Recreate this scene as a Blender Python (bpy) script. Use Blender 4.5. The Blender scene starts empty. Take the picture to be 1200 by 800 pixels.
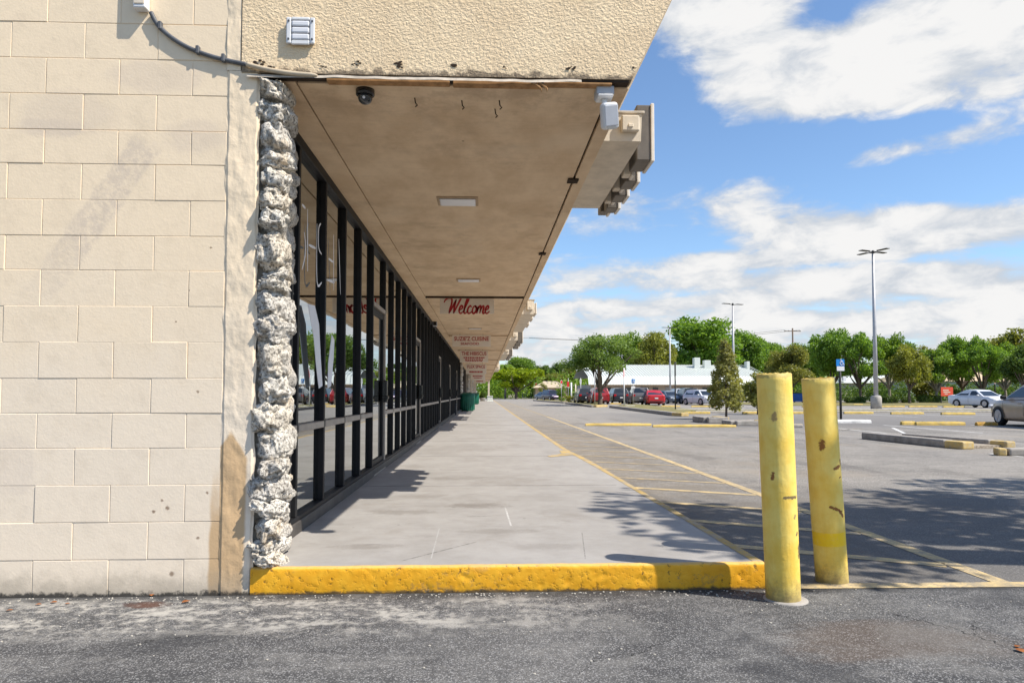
import bpy, bmesh, math, random
import numpy as np
from mathutils import Vector, Matrix, noise as mnoise
R = math.radians
scene = bpy.context.scene
COL = scene.collection

# ------------------------------------------------------------------ camera
CAM = Vector((0, 0, 1.107))
YAW, PITCH, F_PX = R(2.36), R(2.3), 800.0
CX, CY = 600.0, 429.0
Fw = Vector((math.sin(YAW)*math.cos(PITCH), math.cos(YAW)*math.cos(PITCH), math.sin(PITCH)))
Rt = Vector((math.cos(YAW), -math.sin(YAW), 0))
Up = Rt.cross(Fw)
cd = bpy.data.cameras.new("camera")
cam = bpy.data.objects.new("camera", cd); COL.objects.link(cam)
cam.location = CAM
cam.rotation_euler = Fw.to_track_quat('-Z', 'Y').to_euler()
cd.sensor_width = 36; cd.lens = F_PX/1200*36
cd.shift_y = (CY-400)/1200
cd.clip_start = 0.05; cd.clip_end = 3000
scene.camera = cam
scene.render.resolution_x = 1024; scene.render.resolution_y = 682

# ------------------------------------------------------------------ light
SUN = Vector((0.72, -0.37, 1.0)).normalized()
SUN_EL = math.asin(SUN.z); SUN_ROT = math.atan2(SUN.x, SUN.y)
sl = bpy.data.lights.new("sun", 'SUN'); sl.energy = 4.6; sl.angle = R(0.5); sl.color = (1.0, 0.93, 0.82)
so = bpy.data.objects.new("sun", sl); COL.objects.link(so)
so.rotation_euler = SUN.to_track_quat('Z', 'Y').to_euler(); so.location = (20, -10, 30)
scene.view_settings.view_transform = 'Standard'; scene.view_settings.look = 'None'
scene.view_settings.gamma = 1.0; scene.view_settings.use_curve_mapping = False
scene.view_settings.exposure = 0.52
scene.cycles.max_bounces = 8; scene.cycles.transparent_max_bounces = 16
scene.cycles.use_denoising = True

# ------------------------------------------------------------------ node helper
class N:
    def __init__(s, nt): s.nt = nt; s.nodes = nt.nodes; s._pos = None; s._obj = None
    def put(s, sock, v):
        if isinstance(v, bpy.types.NodeSocket): s.nt.links.new(v, sock)
        elif v is not None:
            if hasattr(sock.default_value, '__len__') and not hasattr(v, '__len__'): v = (v,)*len(sock.default_value)
            if hasattr(v, '__len__') and len(sock.default_value) == 4 and len(v) == 3: v = (*v, 1)
            sock.default_value = v
    def n(s, t, **props):
        x = s.nodes.new(t)
        for k, v in props.items(): setattr(x, k, v)
        return x
    @property
    def pos(s):
        if s._pos is None: s._pos = s.n('ShaderNodeNewGeometry').outputs['Position']
        return s._pos
    @property
    def obj(s):
        if s._obj is None: s._obj = s.n('ShaderNodeTexCoord').outputs['Object']
        return s._obj
    def noise(s, scale, detail=4, rough=.6, vec=None, dist=0, out='Fac'):
        x = s.n('ShaderNodeTexNoise'); s.put(x.inputs['Vector'], s.pos if vec is None else vec)
        x.inputs['Scale'].default_value = scale; x.inputs['Detail'].default_value = detail
        x.inputs['Roughness'].default_value = rough; x.inputs['Distortion'].default_value = dist
        return x.outputs[out]
    def voro(s, scale, feature='F1', vec=None, out='Distance', rnd=1):
        x = s.n('ShaderNodeTexVoronoi', feature=feature); s.put(x.inputs['Vector'], s.pos if vec is None else vec)
        x.inputs['Scale'].default_value = scale; x.inputs['Randomness'].default_value = rnd
        return x.outputs[out]
    def m(s, op, a, b=None, c=None, clamp=False):
        x = s.n('ShaderNodeMath', operation=op, use_clamp=clamp)
        s.put(x.inputs[0], a); s.put(x.inputs[1], b); s.put(x.inputs[2], c)
        return x.outputs[0]
    def v(s, op, a, b=None):
        x = s.n('ShaderNodeVectorMath', operation=op); s.put(x.inputs[0], a)
        if b is not None:
            if op == 'SCALE': s.put(x.inputs['Scale'], b)
            else: s.put(x.inputs[1], b)
        return x.outputs['Value'] if op in ('DOT_PRODUCT', 'LENGTH', 'DISTANCE') else x.outputs[0]
    def xyz(s, v):
        x = s.n('ShaderNodeSeparateXYZ'); s.put(x.inputs[0], v); return x.outputs
    def comb(s, a, b, c):
        x = s.n('ShaderNodeCombineXYZ'); s.put(x.inputs[0], a); s.put(x.inputs[1], b); s.put(x.inputs[2], c); return x.outputs[0]
    def step(s, v, lo, hi, a=0, b=1):           # smooth map
        x = s.n('ShaderNodeMapRange', interpolation_type='SMOOTHSTEP')
        s.put(x.inputs[0], v); s.put(x.inputs[1], lo); s.put(x.inputs[2], hi); s.put(x.inputs[3], a); s.put(x.inputs[4], b)
        return x.outputs[0]
    def mix(s, f, a, b, mode='MIX'):
        x = s.n('ShaderNodeMix', data_type='RGBA', blend_type=mode); s.put(x.inputs[0], f); s.put(x.inputs[6], a); s.put(x.inputs[7], b)
        return x.outputs[2]
    def ramp(s, f, stops):
        x = s.n('ShaderNodeValToRGB'); e = x.color_ramp.elements
        while len(e) < len(stops): e.new(.5)
        for el, (p, c) in zip(e, stops):
            el.position = p; el.color = (*c, 1) if hasattr(c, '__len__') else (c, c, c, 1)
        s.put(x.inputs[0], f); return x.outputs[0]
    def bump(s, h, strength=.5, dist=.01, normal=None):
        x = s.n('ShaderNodeBump'); x.inputs['Strength'].default_value = strength; x.inputs['Distance'].default_value = dist
        s.put(x.inputs['Height'], h)
        if normal is not None: s.put(x.inputs['Normal'], normal)
        return x.outputs[0]
    def bsdf(s, col, rough=.8, normal=None, metal=0, spec=.3, **kw):
        x = s.n('ShaderNodeBsdfPrincipled'); s.put(x.inputs['Base Color'], col); s.put(x.inputs['Roughness'], rough)
        s.put(x.inputs['Metallic'], metal); s.put(x.inputs['Specular IOR Level'], spec)
        if normal is not None: s.put(x.inputs['Normal'], normal)
        for k, v in kw.items(): s.put(x.inputs[k], v)
        return x.outputs[0]
    def out(s, sh): s.put(s.n('ShaderNodeOutputMaterial').inputs[0], sh)

MATS = {}
def material(name):
    m = bpy.data.materials.new(name); m.use_nodes = True; m.node_tree.nodes.clear(); MATS[name] = m
    return N(m.node_tree)
def simple(name, col, rough=.6, metal=0, spec=.4, var=.15, scale=6, bump=0, bscale=60, coord='obj'):
    n = material(name); vec = n.obj if coord == 'obj' else n.pos
    k = n.noise(scale, 5, .65, vec)
    c = n.ramp(k, [(.3, tuple(x*(1-var) for x in col)), (.7, tuple(min(1, x*(1+var)) for x in col))])
    nm = n.bump(n.noise(bscale, 4, .6, vec), bump, .01) if bump else None
    n.out(n.bsdf(c, rough, nm, metal, spec)); return MATS[name]

# ------------------------------------------------------------------ world
def px_dir(u, v): return (Fw + Rt*((u-CX)/F_PX) - Up*((v-CY)/F_PX)).normalized()
def build_world():
    w = bpy.data.worlds.new("World"); scene.world = w; w.use_nodes = True
    w.node_tree.nodes.clear(); n = N(w.node_tree)
    sky = n.n('ShaderNodeTexSky', sky_type='NISHITA'); sky.sun_disc = False
    sky.sun_elevation = SUN_EL; sky.sun_rotation = SUN_ROT; sky.altitude = 0
    sky.air_density = 1.0; sky.dust_density = 0.3; sky.ozone_density = 3.0
    d = n.v('NORMALIZE', n.n('ShaderNodeTexCoord').outputs['Generated'])
    x, y, z = n.xyz(d)
    zz = n.m('ADD', n.m('MAXIMUM', z, 0.0), 0.07)
    p = n.comb(n.m('DIVIDE', x, zz), n.m('DIVIDE', y, zz), 0.37)
    big = n.noise(0.85, 3, .5, p, .2)
    med = n.noise(2.6, 9, .62, p, .35)
    ang = n.noise(12.0, 9, .60, n.comb(x, y, n.m('MULTIPLY', z, 2.2)), .3)
    dens = n.m('MULTIPLY', n.m('SUBTRACT', big, .5), 0.75)
    dens = n.m('ADD', dens, n.m('MULTIPLY', n.m('SUBTRACT', med, .5), 0.60))
    dens = n.m('ADD', dens, n.m('MULTIPLY', n.m('SUBTRACT', ang, .5), 1.35))
    low = n.step(z, 0.24, 0.05, 0, .42)
    dens = n.m('ADD', dens, low)
    # the cloud masses and the clear gaps of this sky, each at its own bearing and height
    for (u, v, a, b, wgt) in [(930, 92, 118, 42, .62), (1110, 78, 140, 62, .55), (1180, 20, 120, 40, .3), (850, 26, 85, 30, .55), (785, 14, 40, 22, .4), (1060, 20, 60, 26, .25),
                              (870, 238, 95, 30, .45), (1000, 262, 160, 30, .5), (1120, 270, 90, 26, .35), (1022, 181, 48, 12, .40), (1130, 162, 45, 13, .36),
                              (785, 180, 50, 14, .3), (720, 232, 45, 26, .3), (900, 330, 330, 42, .34), (1130, 345, 140, 40, .25),
                              (765, 112, 42, 55, -.7), (970, 12, 40, 15, -.5), (880, 178, 150, 26, -.65), (1110, 212, 190, 22, -.6), (1090, 140, 60, 10, -.3),
                              (1150, 296, 100, 12, -.45), (770, 286, 90, 13, -.45), (960, 312, 120, 7, -.28), (1080, 352, 160, 8, -.3), (760, 345, 120, 7, -.25), (800, 150, 60, 22, -.4)]:
        c = px_dir(u, v); rr = Vector((c.y, -c.x, 0)).normalized(); uu = rr.cross(c)
        e1 = n.v('DOT_PRODUCT', d, tuple(rr*(F_PX/a))); e2 = n.v('DOT_PRODUCT', d, tuple(uu*(F_PX/b)))
        q = n.m('ADD', n.m('MULTIPLY', e1, e1), n.m('MULTIPLY', e2, e2))
        g = n.m('EXPONENT', n.m('MULTIPLY', q, -1.0))
        g = n.m('MULTIPLY', g, n.m('GREATER_THAN', n.v('DOT_PRODUCT', d, tuple(c)), 0))
        dens = n.m('ADD', dens, n.m('MULTIPLY', g, wgt))
    mask = n.step(dens, 0.02, 0.50)
    shade = n.step(n.m('ADD', n.m('MULTIPLY', dens, .40), n.m('MULTIPLY', ang, .9)), .44, .84)
    cl = n.mix(shade, (3.25, 3.5, 3.85), (4.95, 4.92, 4.88))
    skyc = n.mix(1.0, sky.outputs[0], (0.90, 0.97, 1.02), 'MULTIPLY')
    c = n.mix(mask, skyc, cl)
    bg = n.n('ShaderNodeBackground'); bg.inputs['Strength'].default_value = 0.13
    n.put(bg.inputs['Color'], c)
    n.put(n.n('ShaderNodeOutputWorld').inputs[0], bg.outputs[0])
build_world()

# ------------------------------------------------------------------ placing helpers (photo bearings turned into points of the place)
def ray(u, v): return Fw + Rt*((u-CX)/F_PX) - Up*((v-CY)/F_PX)
def gp(u, v, z=0.0): d = ray(u, v); return CAM + d*((z-CAM.z)/d.z)
def yp(u, v, Y): d = ray(u, v); return CAM + d*(Y/d.y)
def xp(u, v, X): d = ray(u, v); return CAM + d*(X/d.x)

# ------------------------------------------------------------------ object helpers
def tag(o, label=None, cat=None, group=None, kind=None):
    if label: o['label'] = label
    if cat: o['category'] = cat
    if group: o['group'] = group
    if kind: o['kind'] = kind
    return o
def thing(name, label, cat, loc=(0, 0, 0), rz=0, group=None):
    o = bpy.data.objects.new(name, None); COL.objects.link(o); o.empty_display_size = .2
    o.location = loc; o.rotation_euler = (0, 0, rz); tag(o, label, cat, group); return o
def link(name, me, parent=None, mat=None, world=False):
    o = bpy.data.objects.new(name, me); COL.objects.link(o)
    if mat is not None and not me.materials: me.materials.append(MATS[mat] if isinstance(mat, str) else mat)
    if parent is not None:
        o.parent = parent
        if world: o.matrix_parent_inverse = Matrix.Translation(-Vector(parent.location))
    return o
def copy_tree(o, parent=None):
    kids = [c for c in CHILD.get(o.name, o.children)]
    c = o.copy(); COL.objects.link(c)
    if parent is not None: c.parent = parent
    for k in kids: copy_tree(k, c)
    return c
CHILD = {}

class MB:
    """collects shapes into one mesh"""
    def __init__(s): s.bm = bmesh.new(); s.mi = 0
    def _tagm(s, faces):
        for f in faces: f.material_index = s.mi
    def box(s, x0, x1, y0, y1, z0, z1, bev=0, seg=1, mtx=None):
        r = bmesh.ops.create_cube(s.bm, size=1); vs = r['verts']
        for v in vs:
            v.co = Vector(((x0+x1)/2+v.co.x*(x1-x0), (y0+y1)/2+v.co.y*(y1-y0), (z0+z1)/2+v.co.z*(z1-z0)))
        fs = {f for v in vs for f in v.link_faces}
        s._tagm(fs)
        if bev:
            es = list({e for v in vs for e in v.link_edges})
            r2 = bmesh.ops.bevel(s.bm, geom=es, offset=bev, segments=seg, affect='EDGES', profile=.5)
            s._tagm(r2['faces']); vs = list({v for f in r2['faces'] for v in f.verts} | {v for v in vs if v.is_valid})
        if mtx is not None: bmesh.ops.transform(s.bm, matrix=mtx, verts=[v for v in vs if v.is_valid])
        return s
    def poly(s, pts, extr=None):
        """polygon, optionally extruded by a vector"""
        a = [s.bm.verts.new(p) for p in pts]
        f = s.bm.faces.new(a); f.material_index = s.mi
        if extr is not None:
            e = Vector(extr); b = [s.bm.verts.new(Vector(p)+e) for p in pts]
            g = s.bm.faces.new(b[::-1]); g.material_index = s.mi
            for i in range(len(a)):
                j = (i+1) % len(a); h = s.bm.faces.new((a[j], a[i], b[i], b[j])); h.material_index = s.mi
        return s
    def tube(s, pts, rad, seg=8, cap=True):
        pts = [Vector(p) for p in pts]; rings = []
        if not hasattr(rad, '__len__'): rad = [rad]*len(pts)
        up0 = None
        for i, p in enumerate(pts):
            t = (pts[min(i+1, len(pts)-1)]-pts[max(i-1, 0)])
            t = t.normalized() if t.length > 1e-9 else Vector((0, 0, 1))
            if up0 is None: up0 = Vector((1, 0, 0)) if abs(t.x) < .8 else Vector((0, 1, 0))
            a = (up0 - t*up0.dot(t)).normalized(); up0 = a; b = t.cross(a)
            rings.append([s.bm.verts.new(p+(a*math.cos(2*math.pi*k/seg)+b*math.sin(2*math.pi*k/seg))*rad[i]) for k in range(seg)])
        for r0, r1 in zip(rings, rings[1:]):
            for k in range(seg):
                f = s.bm.faces.new((r0[k], r0[(k+1) % seg], r1[(k+1) % seg], r1[k])); f.material_index = s.mi; f.smooth = True
        if cap:
            for r in (rings[0][::-1], rings[-1]):
                f = s.bm.faces.new(r); f.material_index = s.mi
        return s
    def lathe(s, prof, seg=24, c=(0, 0, 0)):
        c = Vector(c); rings = []
        for r, z in prof:
            rings.append([s.bm.verts.new(c+Vector((max(r, 1e-4)*math.cos(2*math.pi*k/seg), max(r, 1e-4)*math.sin(2*math.pi*k/seg), z))) for k in range(seg)])
        for r0, r1 in zip(rings, rings[1:]):
            for k in range(seg):
                f = s.bm.faces.new((r0[k], r0[(k+1) % seg], r1[(k+1) % seg], r1[k])); f.material_index = s.mi; f.smooth = True
        for r in (rings[0][::-1], rings[-1]):
            f = s.bm.faces.new(r); f.material_index = s.mi
        return s
    def mesh(s, name):
        me = bpy.data.meshes.new(name); bmesh.ops.recalc_face_normals(s.bm, faces=s.bm.faces); s.bm.to_mesh(me); s.bm.free(); return me
    def build(s, name, mat, parent=None, world=False):
        me = s.mesh(name)
        mats = mat if isinstance(mat, (list, tuple)) else [mat]
        for k in mats: me.materials.append(MATS[k])
        return link(name, me, parent, None, world)

def grid_mesh(name, nx, ny, fn):
    """fn(i/nx, j/ny) -> point"""
    vs = [fn(i/nx, j/ny) for j in range(ny+1) for i in range(nx+1)]
    fs = [(j*(nx+1)+i, j*(nx+1)+i+1, (j+1)*(nx+1)+i+1, (j+1)*(nx+1)+i) for j in range(ny) for i in range(nx)]
    me = bpy.data.meshes.new(name); me.from_pydata(vs, [], fs)
    me.polygons.foreach_set('use_smooth', [True]*len(fs)); return me

def smooth_path(pts, n=6):
    pts = [Vector(p) for p in pts]; out = []
    for i in range(len(pts)-1):
        p0, p1, p2, p3 = pts[max(i-1, 0)], pts[i], pts[i+1], pts[min(i+2, len(pts)-1)]
        for k in range(n):
            t = k/n
            out.append(.5*((2*p1)+(p2-p0)*t+(2*p0-5*p1+4*p2-p3)*t*t+(3*p1-p0-3*p2+p3)*t**3))
    out.append(pts[-1]); return out

def ribbon(mb, pts, width, to3, thick):
    """flat stroke of 2-D points; to3 maps (x, y, depth) to 3-D"""
    pts = [Vector((p[0], p[1])) for p in pts]; L = []; Rr = []
    for i, p in enumerate(pts):
        t = pts[min(i+1, len(pts)-1)]-pts[max(i-1, 0)]
        t = t.normalized() if t.length > 1e-9 else Vector((1, 0)); nn = Vector((-t.y, t.x))
        k = i/(len(pts)-1); w = width*(.55+.45*math.sin(math.pi*min(max(k, .0), 1)))/2
        L.append(p+nn*w); Rr.append(p-nn*w)
    bm = mb.bm
    for dz in (thick,):
        a = [bm.verts.new(to3(q.x, q.y, dz)) for q in L]; b = [bm.verts.new(to3(q.x, q.y, dz)) for q in Rr]
        for i in range(len(a)-1):
            f = bm.faces.new((a[i], b[i], b[i+1], a[i+1])); f.material_index = mb.mi

def text_mesh(txt, size, extrude=.002, shear=0, offset=0, spacing=1.0):
    c = bpy.data.curves.new("lettering", 'FONT'); c.body = txt; c.size = size; c.extrude = extrude; c.shear = shear; c.offset = offset
    c.align_x = 'CENTER'; c.align_y = 'CENTER'; c.space_character = spacing; c.resolution_u = 3
    o = bpy.data.objects.new("lettering", c); COL.objects.link(o)
    me = bpy.data.meshes.new_from_object(o.evaluated_get(bpy.context.evaluated_depsgraph_get()))
    bpy.data.objects.remove(o); bpy.data.curves.remove(c); me.name = "lettering"; return me
# ------------------------------------------------------------------ materials
WY = 3.87                                   # front plane of the end wall
CREAM, CREAM2 = (.86, .70, .50), (.82, .70, .55)
def wall_paint(name, stucco=0.0, grain=140, tone=0.0):
    n = material(name); x, y, z = n.xyz(n.pos)
    big = n.noise(1.6, 4, .6); med = n.noise(7, 5, .65); fine = n.noise(60, 4, .6)
    k = n.m('ADD', n.m('ADD', n.m('MULTIPLY', z, .42), n.m('MULTIPLY', big, .55)), n.m('MULTIPLY', med, .18))
    c = n.mix(n.step(k, .62, 1.25), CREAM2, CREAM)                 # greyer tone below, cream above, blended by height and noise
    c = n.mix(n.step(med, .45, .75, 0, .16), c, (.42, .34, .25))
    c = n.mix(n.step(fine, .62, .8, 0, .35), c, (.50, .40, .28))
    # a greyish diagonal band and faint grey patches on the blocks
    a, b = yp(175, 165, WY), yp(20, 380, WY); d = Vector((b.x-a.x, b.z-a.z)); L = d.length; d /= L
    px = n.m('SUBTRACT', x, a.x); pz = n.m('SUBTRACT', z, a.z)
    al = n.m('ADD', n.m('MULTIPLY', px, d.x), n.m('MULTIPLY', pz, d.y))
    ac = n.m('ABSOLUTE', n.m('ADD', n.m('ADD', n.m('MULTIPLY', px, -d.y), n.m('MULTIPLY', pz, d.x)), n.m('MULTIPLY', n.m('SUBTRACT', med, .5), .05)))
    band = n.m('MULTIPLY', n.m('MULTIPLY', n.step(ac, .10, .07), n.step(al, -.05, .08)), n.step(al, L+.1, L*.4))
    band = n.m('MULTIPLY', band, n.step(n.noise(26, 4, .7), .34, .62, .08, .42))
    c = n.mix(band, c, (.47, .40, .35))
    for (u, v, a1, b1, w) in [(185, 90, 60, 22, .35), (80, 135, 60, 30, .3), (230, 160, 40, 22, .35), (60, 150, 50, 12, .3), (12, 545, 30, 40, .25)]:
        p = yp(u, v, WY); e1 = n.m('MULTIPLY', n.m('SUBTRACT', x, p.x), 207/a1); e2 = n.m('MULTIPLY', n.m('SUBTRACT', z, p.z), 207/b1)
        q = n.m('ADD', n.m('MULTIPLY', e1, e1), n.m('MULTIPLY', e2, e2))
        q = n.m('ADD', q, n.m('MULTIPLY', n.m('SUBTRACT', med, .5), 2.2))
        c = n.mix(n.step(q, 1.2, .3, 0, w*.6), c, (.45, .38, .35))
    for (u, v, r) in [(196, 595, 3.5), (180, 599, 2.6), (190, 586, 2.2), (243, 577, 2), (201, 672, 4), (232, 630, 2.4), (232, 459, 2.5), (206, 377, 1.6), (247, 290, 2), (222, 340, 1.3)]:
        p = yp(u, v, WY); q = n.v('DISTANCE', n.pos, tuple(p))
        q = n.m('ADD', q, n.m('MULTIPLY', n.m('SUBTRACT', n.noise(110, 3, .6), .5), .014))
        c = n.mix(n.step(q, r/207, r/207*.3, 0, .75), c, (.16, .085, .04))
    # brown patch of newer paint low on the corner, running a little over the blocks
    a = yp(270, 506, WY); w = n.m('ABSOLUTE', n.m('SUBTRACT', n.m('ADD', x, n.m('MULTIPLY', n.m('SUBTRACT', n.noise(6, 3, .5), .5), .03)), n.step(z, a.z, a.z-.9, a.x+.002, a.x-.012)))
    patch = n.step(n.m('SUBTRACT', w, n.step(z, a.z+.02, a.z-.16, .0, .092)), .014, -.006)
    patch = n.m('MULTIPLY', patch, n.step(z, a.z+.02, a.z-.03))
    patch = n.m('MULTIPLY', patch, n.m('MAXIMUM', n.step(x, yp(262, 400, WY).x-.012, yp(262, 400, WY).x-.004), n.step(n.m('ADD', z, n.m('MULTIPLY', n.m('SUBTRACT', med, .5), .4)), a.z-.15, a.z-.55)))
    c = n.mix(n.m('MULTIPLY', patch, .9), c, (.56, .37, .19))
    # splashed dirt along the foot of the wall
    foot = n.m('ADD', z, n.m('MULTIPLY', n.m('SUBTRACT', n.noise(9, 6, .7), .5), .22))
    c = n.mix(n.step(foot, .16, .02, 0, .55), c, (.30, .26, .20))
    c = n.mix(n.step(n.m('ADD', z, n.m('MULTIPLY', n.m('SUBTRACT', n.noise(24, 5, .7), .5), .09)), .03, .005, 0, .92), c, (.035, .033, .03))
    return n, c, (x, y, z), med
def mat_block():
    n, c, _, med = wall_paint('block_paint')
    h = n.m('ADD', n.m('MULTIPLY', n.noise(75, 5, .62), .8), n.m('MULTIPLY', n.noise(22, 3, .5), .7))
    n.out(n.bsdf(c, .82, n.bump(h, .22, .006), 0, .25))
mat_block()
def mat_pilaster():
    n, c, (x, y, z), med = wall_paint('pilaster_render')
    h = n.m('ADD', n.noise(14, 4, .6), n.m('MULTIPLY', n.noise(90, 3, .6), .25))
    n.out(n.bsdf(c, .8, n.bump(h, .35, .012), 0, .25))
mat_pilaster()
def mat_mortar():
    n, c, _, med = wall_paint('painted_mortar')
    n.out(n.bsdf(n.mix(.35, c, (.62, .53, .40)), .85, n.bump(n.noise(80, 4, .6), .3, .005)))
mat_mortar()
def mat_stucco():
    n = material('coarse_stucco'); x, y, z = n.xyz(n.pos)
    med = n.noise(5, 5, .6)
    c = n.mix(n.step(med, .35, .7), (.78, .60, .385), (.85, .67, .44))
    wv = n.noise(1.5, 3, .5, None, 0, 'Color')
    sv = n.comb(n.m('ADD', n.m('MULTIPLY', x, .82), n.m('MULTIPLY', z, .5)), y, n.m('SUBTRACT', n.m('MULTIPLY', z, 1.25), n.m('MULTIPLY', x, .62)))
    lump = n.noise(50, 3, .55, sv, .5); lump2 = n.noise(110, 3, .6, sv)
    h = n.m('ADD', n.step(lump, .36, .66), n.m('MULTIPLY', lump2, .5))
    edge = n.m('ADD', z, n.m('MULTIPLY', n.m('SUBTRACT', n.noise(13, 5, .7), .5), .17))
    chip = n.step(edge, 2.965, 2.93)
    c = n.mix(n.m('MULTIPLY', chip, .85), c, (.16, .12, .085))
    c = n.mix(n.step(n.noise(60, 3, .6), .66, .74, 0, .35), c, (.36, .27, .18))
    n.out(n.bsdf(c, .85, n.bump(h, .42, .009), 0, .2))
mat_stucco()
def mat_soffit():
    n = material('soffit_paint'); x, y, z = n.xyz(n.pos)
    st = n.noise(3.2, 6, .65, n.v('MULTIPLY', n.pos, (1, .55, 1)))
    c = n.mix(n.step(st, .3, .72), (.64, .46, .285), (.80, .61, .41))
    gr = n.noise(22, 4, .6, n.v('MULTIPLY', n.pos, (.12, 1.6, 1)))
    c = n.mix(n.step(gr, .5, .72, 0, .16), c, (.46, .33, .21))
    c = n.mix(n.step(n.noise(1.3, 6, .72), .50, .70, 0, .5), c, (.42, .29, .18))
    c = n.mix(n.step(n.voro(2.6), .035, .018, 0, .8), c, (.14, .085, .05))
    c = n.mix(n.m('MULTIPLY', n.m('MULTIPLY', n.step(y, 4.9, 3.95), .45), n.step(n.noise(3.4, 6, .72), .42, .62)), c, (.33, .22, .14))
    c = n.mix(n.step(n.noise(.9, 5, .65), .56, .70, 0, .35), c, (.72, .58, .42))
    n.out(n.bsdf(c, .75, n.bump(n.noise(50, 4, .6), .12, .006), 0, .25))
mat_soffit()
def mat_stone():
    n = material('coral_rock'); p = n.pos
    f = n.noise(62, 8, .72); pit = n.voro(85); big = n.noise(9, 4, .6)
    pits = n.m('MAXIMUM', n.m('MULTIPLY', n.step(f, .53, .40), n.step(pit, .2, .5, .55, 1)), n.step(n.noise(15, 6, .7), .40, .32))
    c = n.mix(n.step(big, .3, .7), (.56, .52, .45), (.80, .75, .67))
    c = n.mix(n.step(n.noise(5, 4, .6), .55, .7, 0, .45), c, (.60, .43, .24))
    ri = n.n('ShaderNodeObjectInfo').outputs['Random']
    c = n.mix(n.step(ri, .35, .95, 0, .55), c, (.46, .43, .39)); c = n.mix(n.step(ri, .3, .05, 0, .4), c, (.70, .58, .42))
    c = n.mix(n.m('MULTIPLY', pits, .82), c, (.07, .06, .05))
    h = n.m('SUBTRACT', f, n.m('MULTIPLY', pits, .7))
    n.out(n.bsdf(c, .92, n.bump(h, .55, .010), 0, .15))
mat_stone()
def asphalt(name, lo, hi, worn, wornamt, grain=150):
    n = material(name); x, y, z = n.xyz(n.pos)
    g = n.noise(grain, 3, .7); vor = n.voro(grain*1.25, out='Color'); sp = n.xyz(vor)[0]
    big = n.noise(.55, 5, .62); med = n.noise(3.1, 6, .68, n.v('MULTIPLY', n.pos, (.6, 1.5, 1))); sm = n.noise(17, 5, .7)
    c = n.mix(n.step(n.m('ADD', n.m('MULTIPLY', big, .65), n.m('MULTIPLY', med, .35)), .36, .64), lo, hi)
    w = n.m('ADD', n.m('MULTIPLY', med, .55), n.m('MULTIPLY', sm, .45))
    c = n.mix(n.m('MULTIPLY', n.step(w, .48, .64), wornamt), c, worn)
    c = n.mix(n.step(sp, .62, .98, 0, .68), c, tuple(min(.62, q*1.7+.16) for q in hi))
    c = n.mix(n.step(g, .50, .36, 0, .6), c, tuple(q*.35 for q in lo))
    return n, c, (x, y, z), (g, sp, med, sm, big)
def mat_drive():
    n, c, (x, y, z), (g, sp, med, sm, big) = asphalt('driveway_asphalt', (.050, .050, .053), (.14, .137, .134), (.27, .26, .245), .38)
    # sandy worn band along the wall, brown stain, crack
    band = n.m('MULTIPLY', n.step(n.m('ABSOLUTE', n.m('SUBTRACT', y, 3.55)), .45, .1), n.step(n.m('ADD', n.m('MULTIPLY', sm, .55), n.m('MULTIPLY', med, .45)), .45, .6))
    band = n.m('MULTIPLY', band, n.step(x, 1.2, -.6))
    c = n.mix(n.m('MULTIPLY', band, .82), c, (.48, .455, .41))
    p = gp(172, 708); e1 = n.m('MULTIPLY', n.m('SUBTRACT', x, p.x), 7); e2 = n.m('MULTIPLY', n.m('SUBTRACT', y, p.y), 14)
    q = n.m('ADD', n.m('ADD', n.m('MULTIPLY', e1, e1), n.m('MULTIPLY', e2, e2)), n.m('MULTIPLY', n.m('SUBTRACT', sm, .5), 3))
    c = n.mix(n.step(q, 1.0, .1, 0, .8), c, (.10, .04, .022))
    p = gp(1040, 750); e1 = n.m('MULTIPLY', n.m('SUBTRACT', x, p.x), 1.6); e2 = n.m('MULTIPLY', n.m('SUBTRACT', y, p.y), 3.5)
    q = n.m('ADD', n.m('ADD', n.m('MULTIPLY', e1, e1), n.m('MULTIPLY', e2, e2)), n.m('MULTIPLY', n.m('SUBTRACT', med, .5), 3))
    c = n.mix(n.step(q, 1.2, .1, 0, .35), c, (.17, .12, .085))
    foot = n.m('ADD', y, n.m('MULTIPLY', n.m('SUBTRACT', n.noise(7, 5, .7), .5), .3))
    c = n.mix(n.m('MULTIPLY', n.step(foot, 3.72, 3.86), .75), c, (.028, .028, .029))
    bl = n.noise(1.15, 5, .65)
    c = n.mix(n.step(bl, .52, .66, 0, .55), c, (.038, .039, .043)); c = n.mix(n.step(bl, .46, .34, 0, .35), c, (.20, .195, .185))
    wv = n.v('ADD', n.pos, n.v('SCALE', n.v('SUBTRACT', n.noise(5, 4, .7, None, 0, 'Color'), (.5, .5, .5)), .22))
    for (u0, v0, u1, v1, w) in [(1040, 716, 1120, 738, .007), (1105, 730, 1195, 764, .006), (1142, 745, 1140, 722, .004), (640, 800, 800, 742, .004), (20, 770, 250, 742, .004)]:
        p0, p1 = gp(u0, v0), gp(u1, v1); d = p1-p0; L = d.length; d /= L; wx, wy, wz = n.xyz(wv); px = n.m('SUBTRACT', wx, p0.x); py = n.m('SUBTRACT', wy, p0.y)
        al = n.m('ADD', n.m('MULTIPLY', px, d.x), n.m('MULTIPLY', py, d.y)); ac = n.m('ABSOLUTE', n.m('ADD', n.m('MULTIPLY', px, -d.y), n.m('MULTIPLY', py, d.x)))
        k = n.m('MULTIPLY', n.m('MULTIPLY', n.step(ac, w, w*.3), n.step(al, 0, .05)), n.step(al, L, L-.05))
        c = n.mix(n.m('MULTIPLY', k, .9), c, (.012, .012, .012))
    n.out(n.bsdf(c, .88, n.bump(n.m('ADD', g, n.m('MULTIPLY', sm, .5)), .55, .012), 0, .3))
mat_drive()
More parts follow.
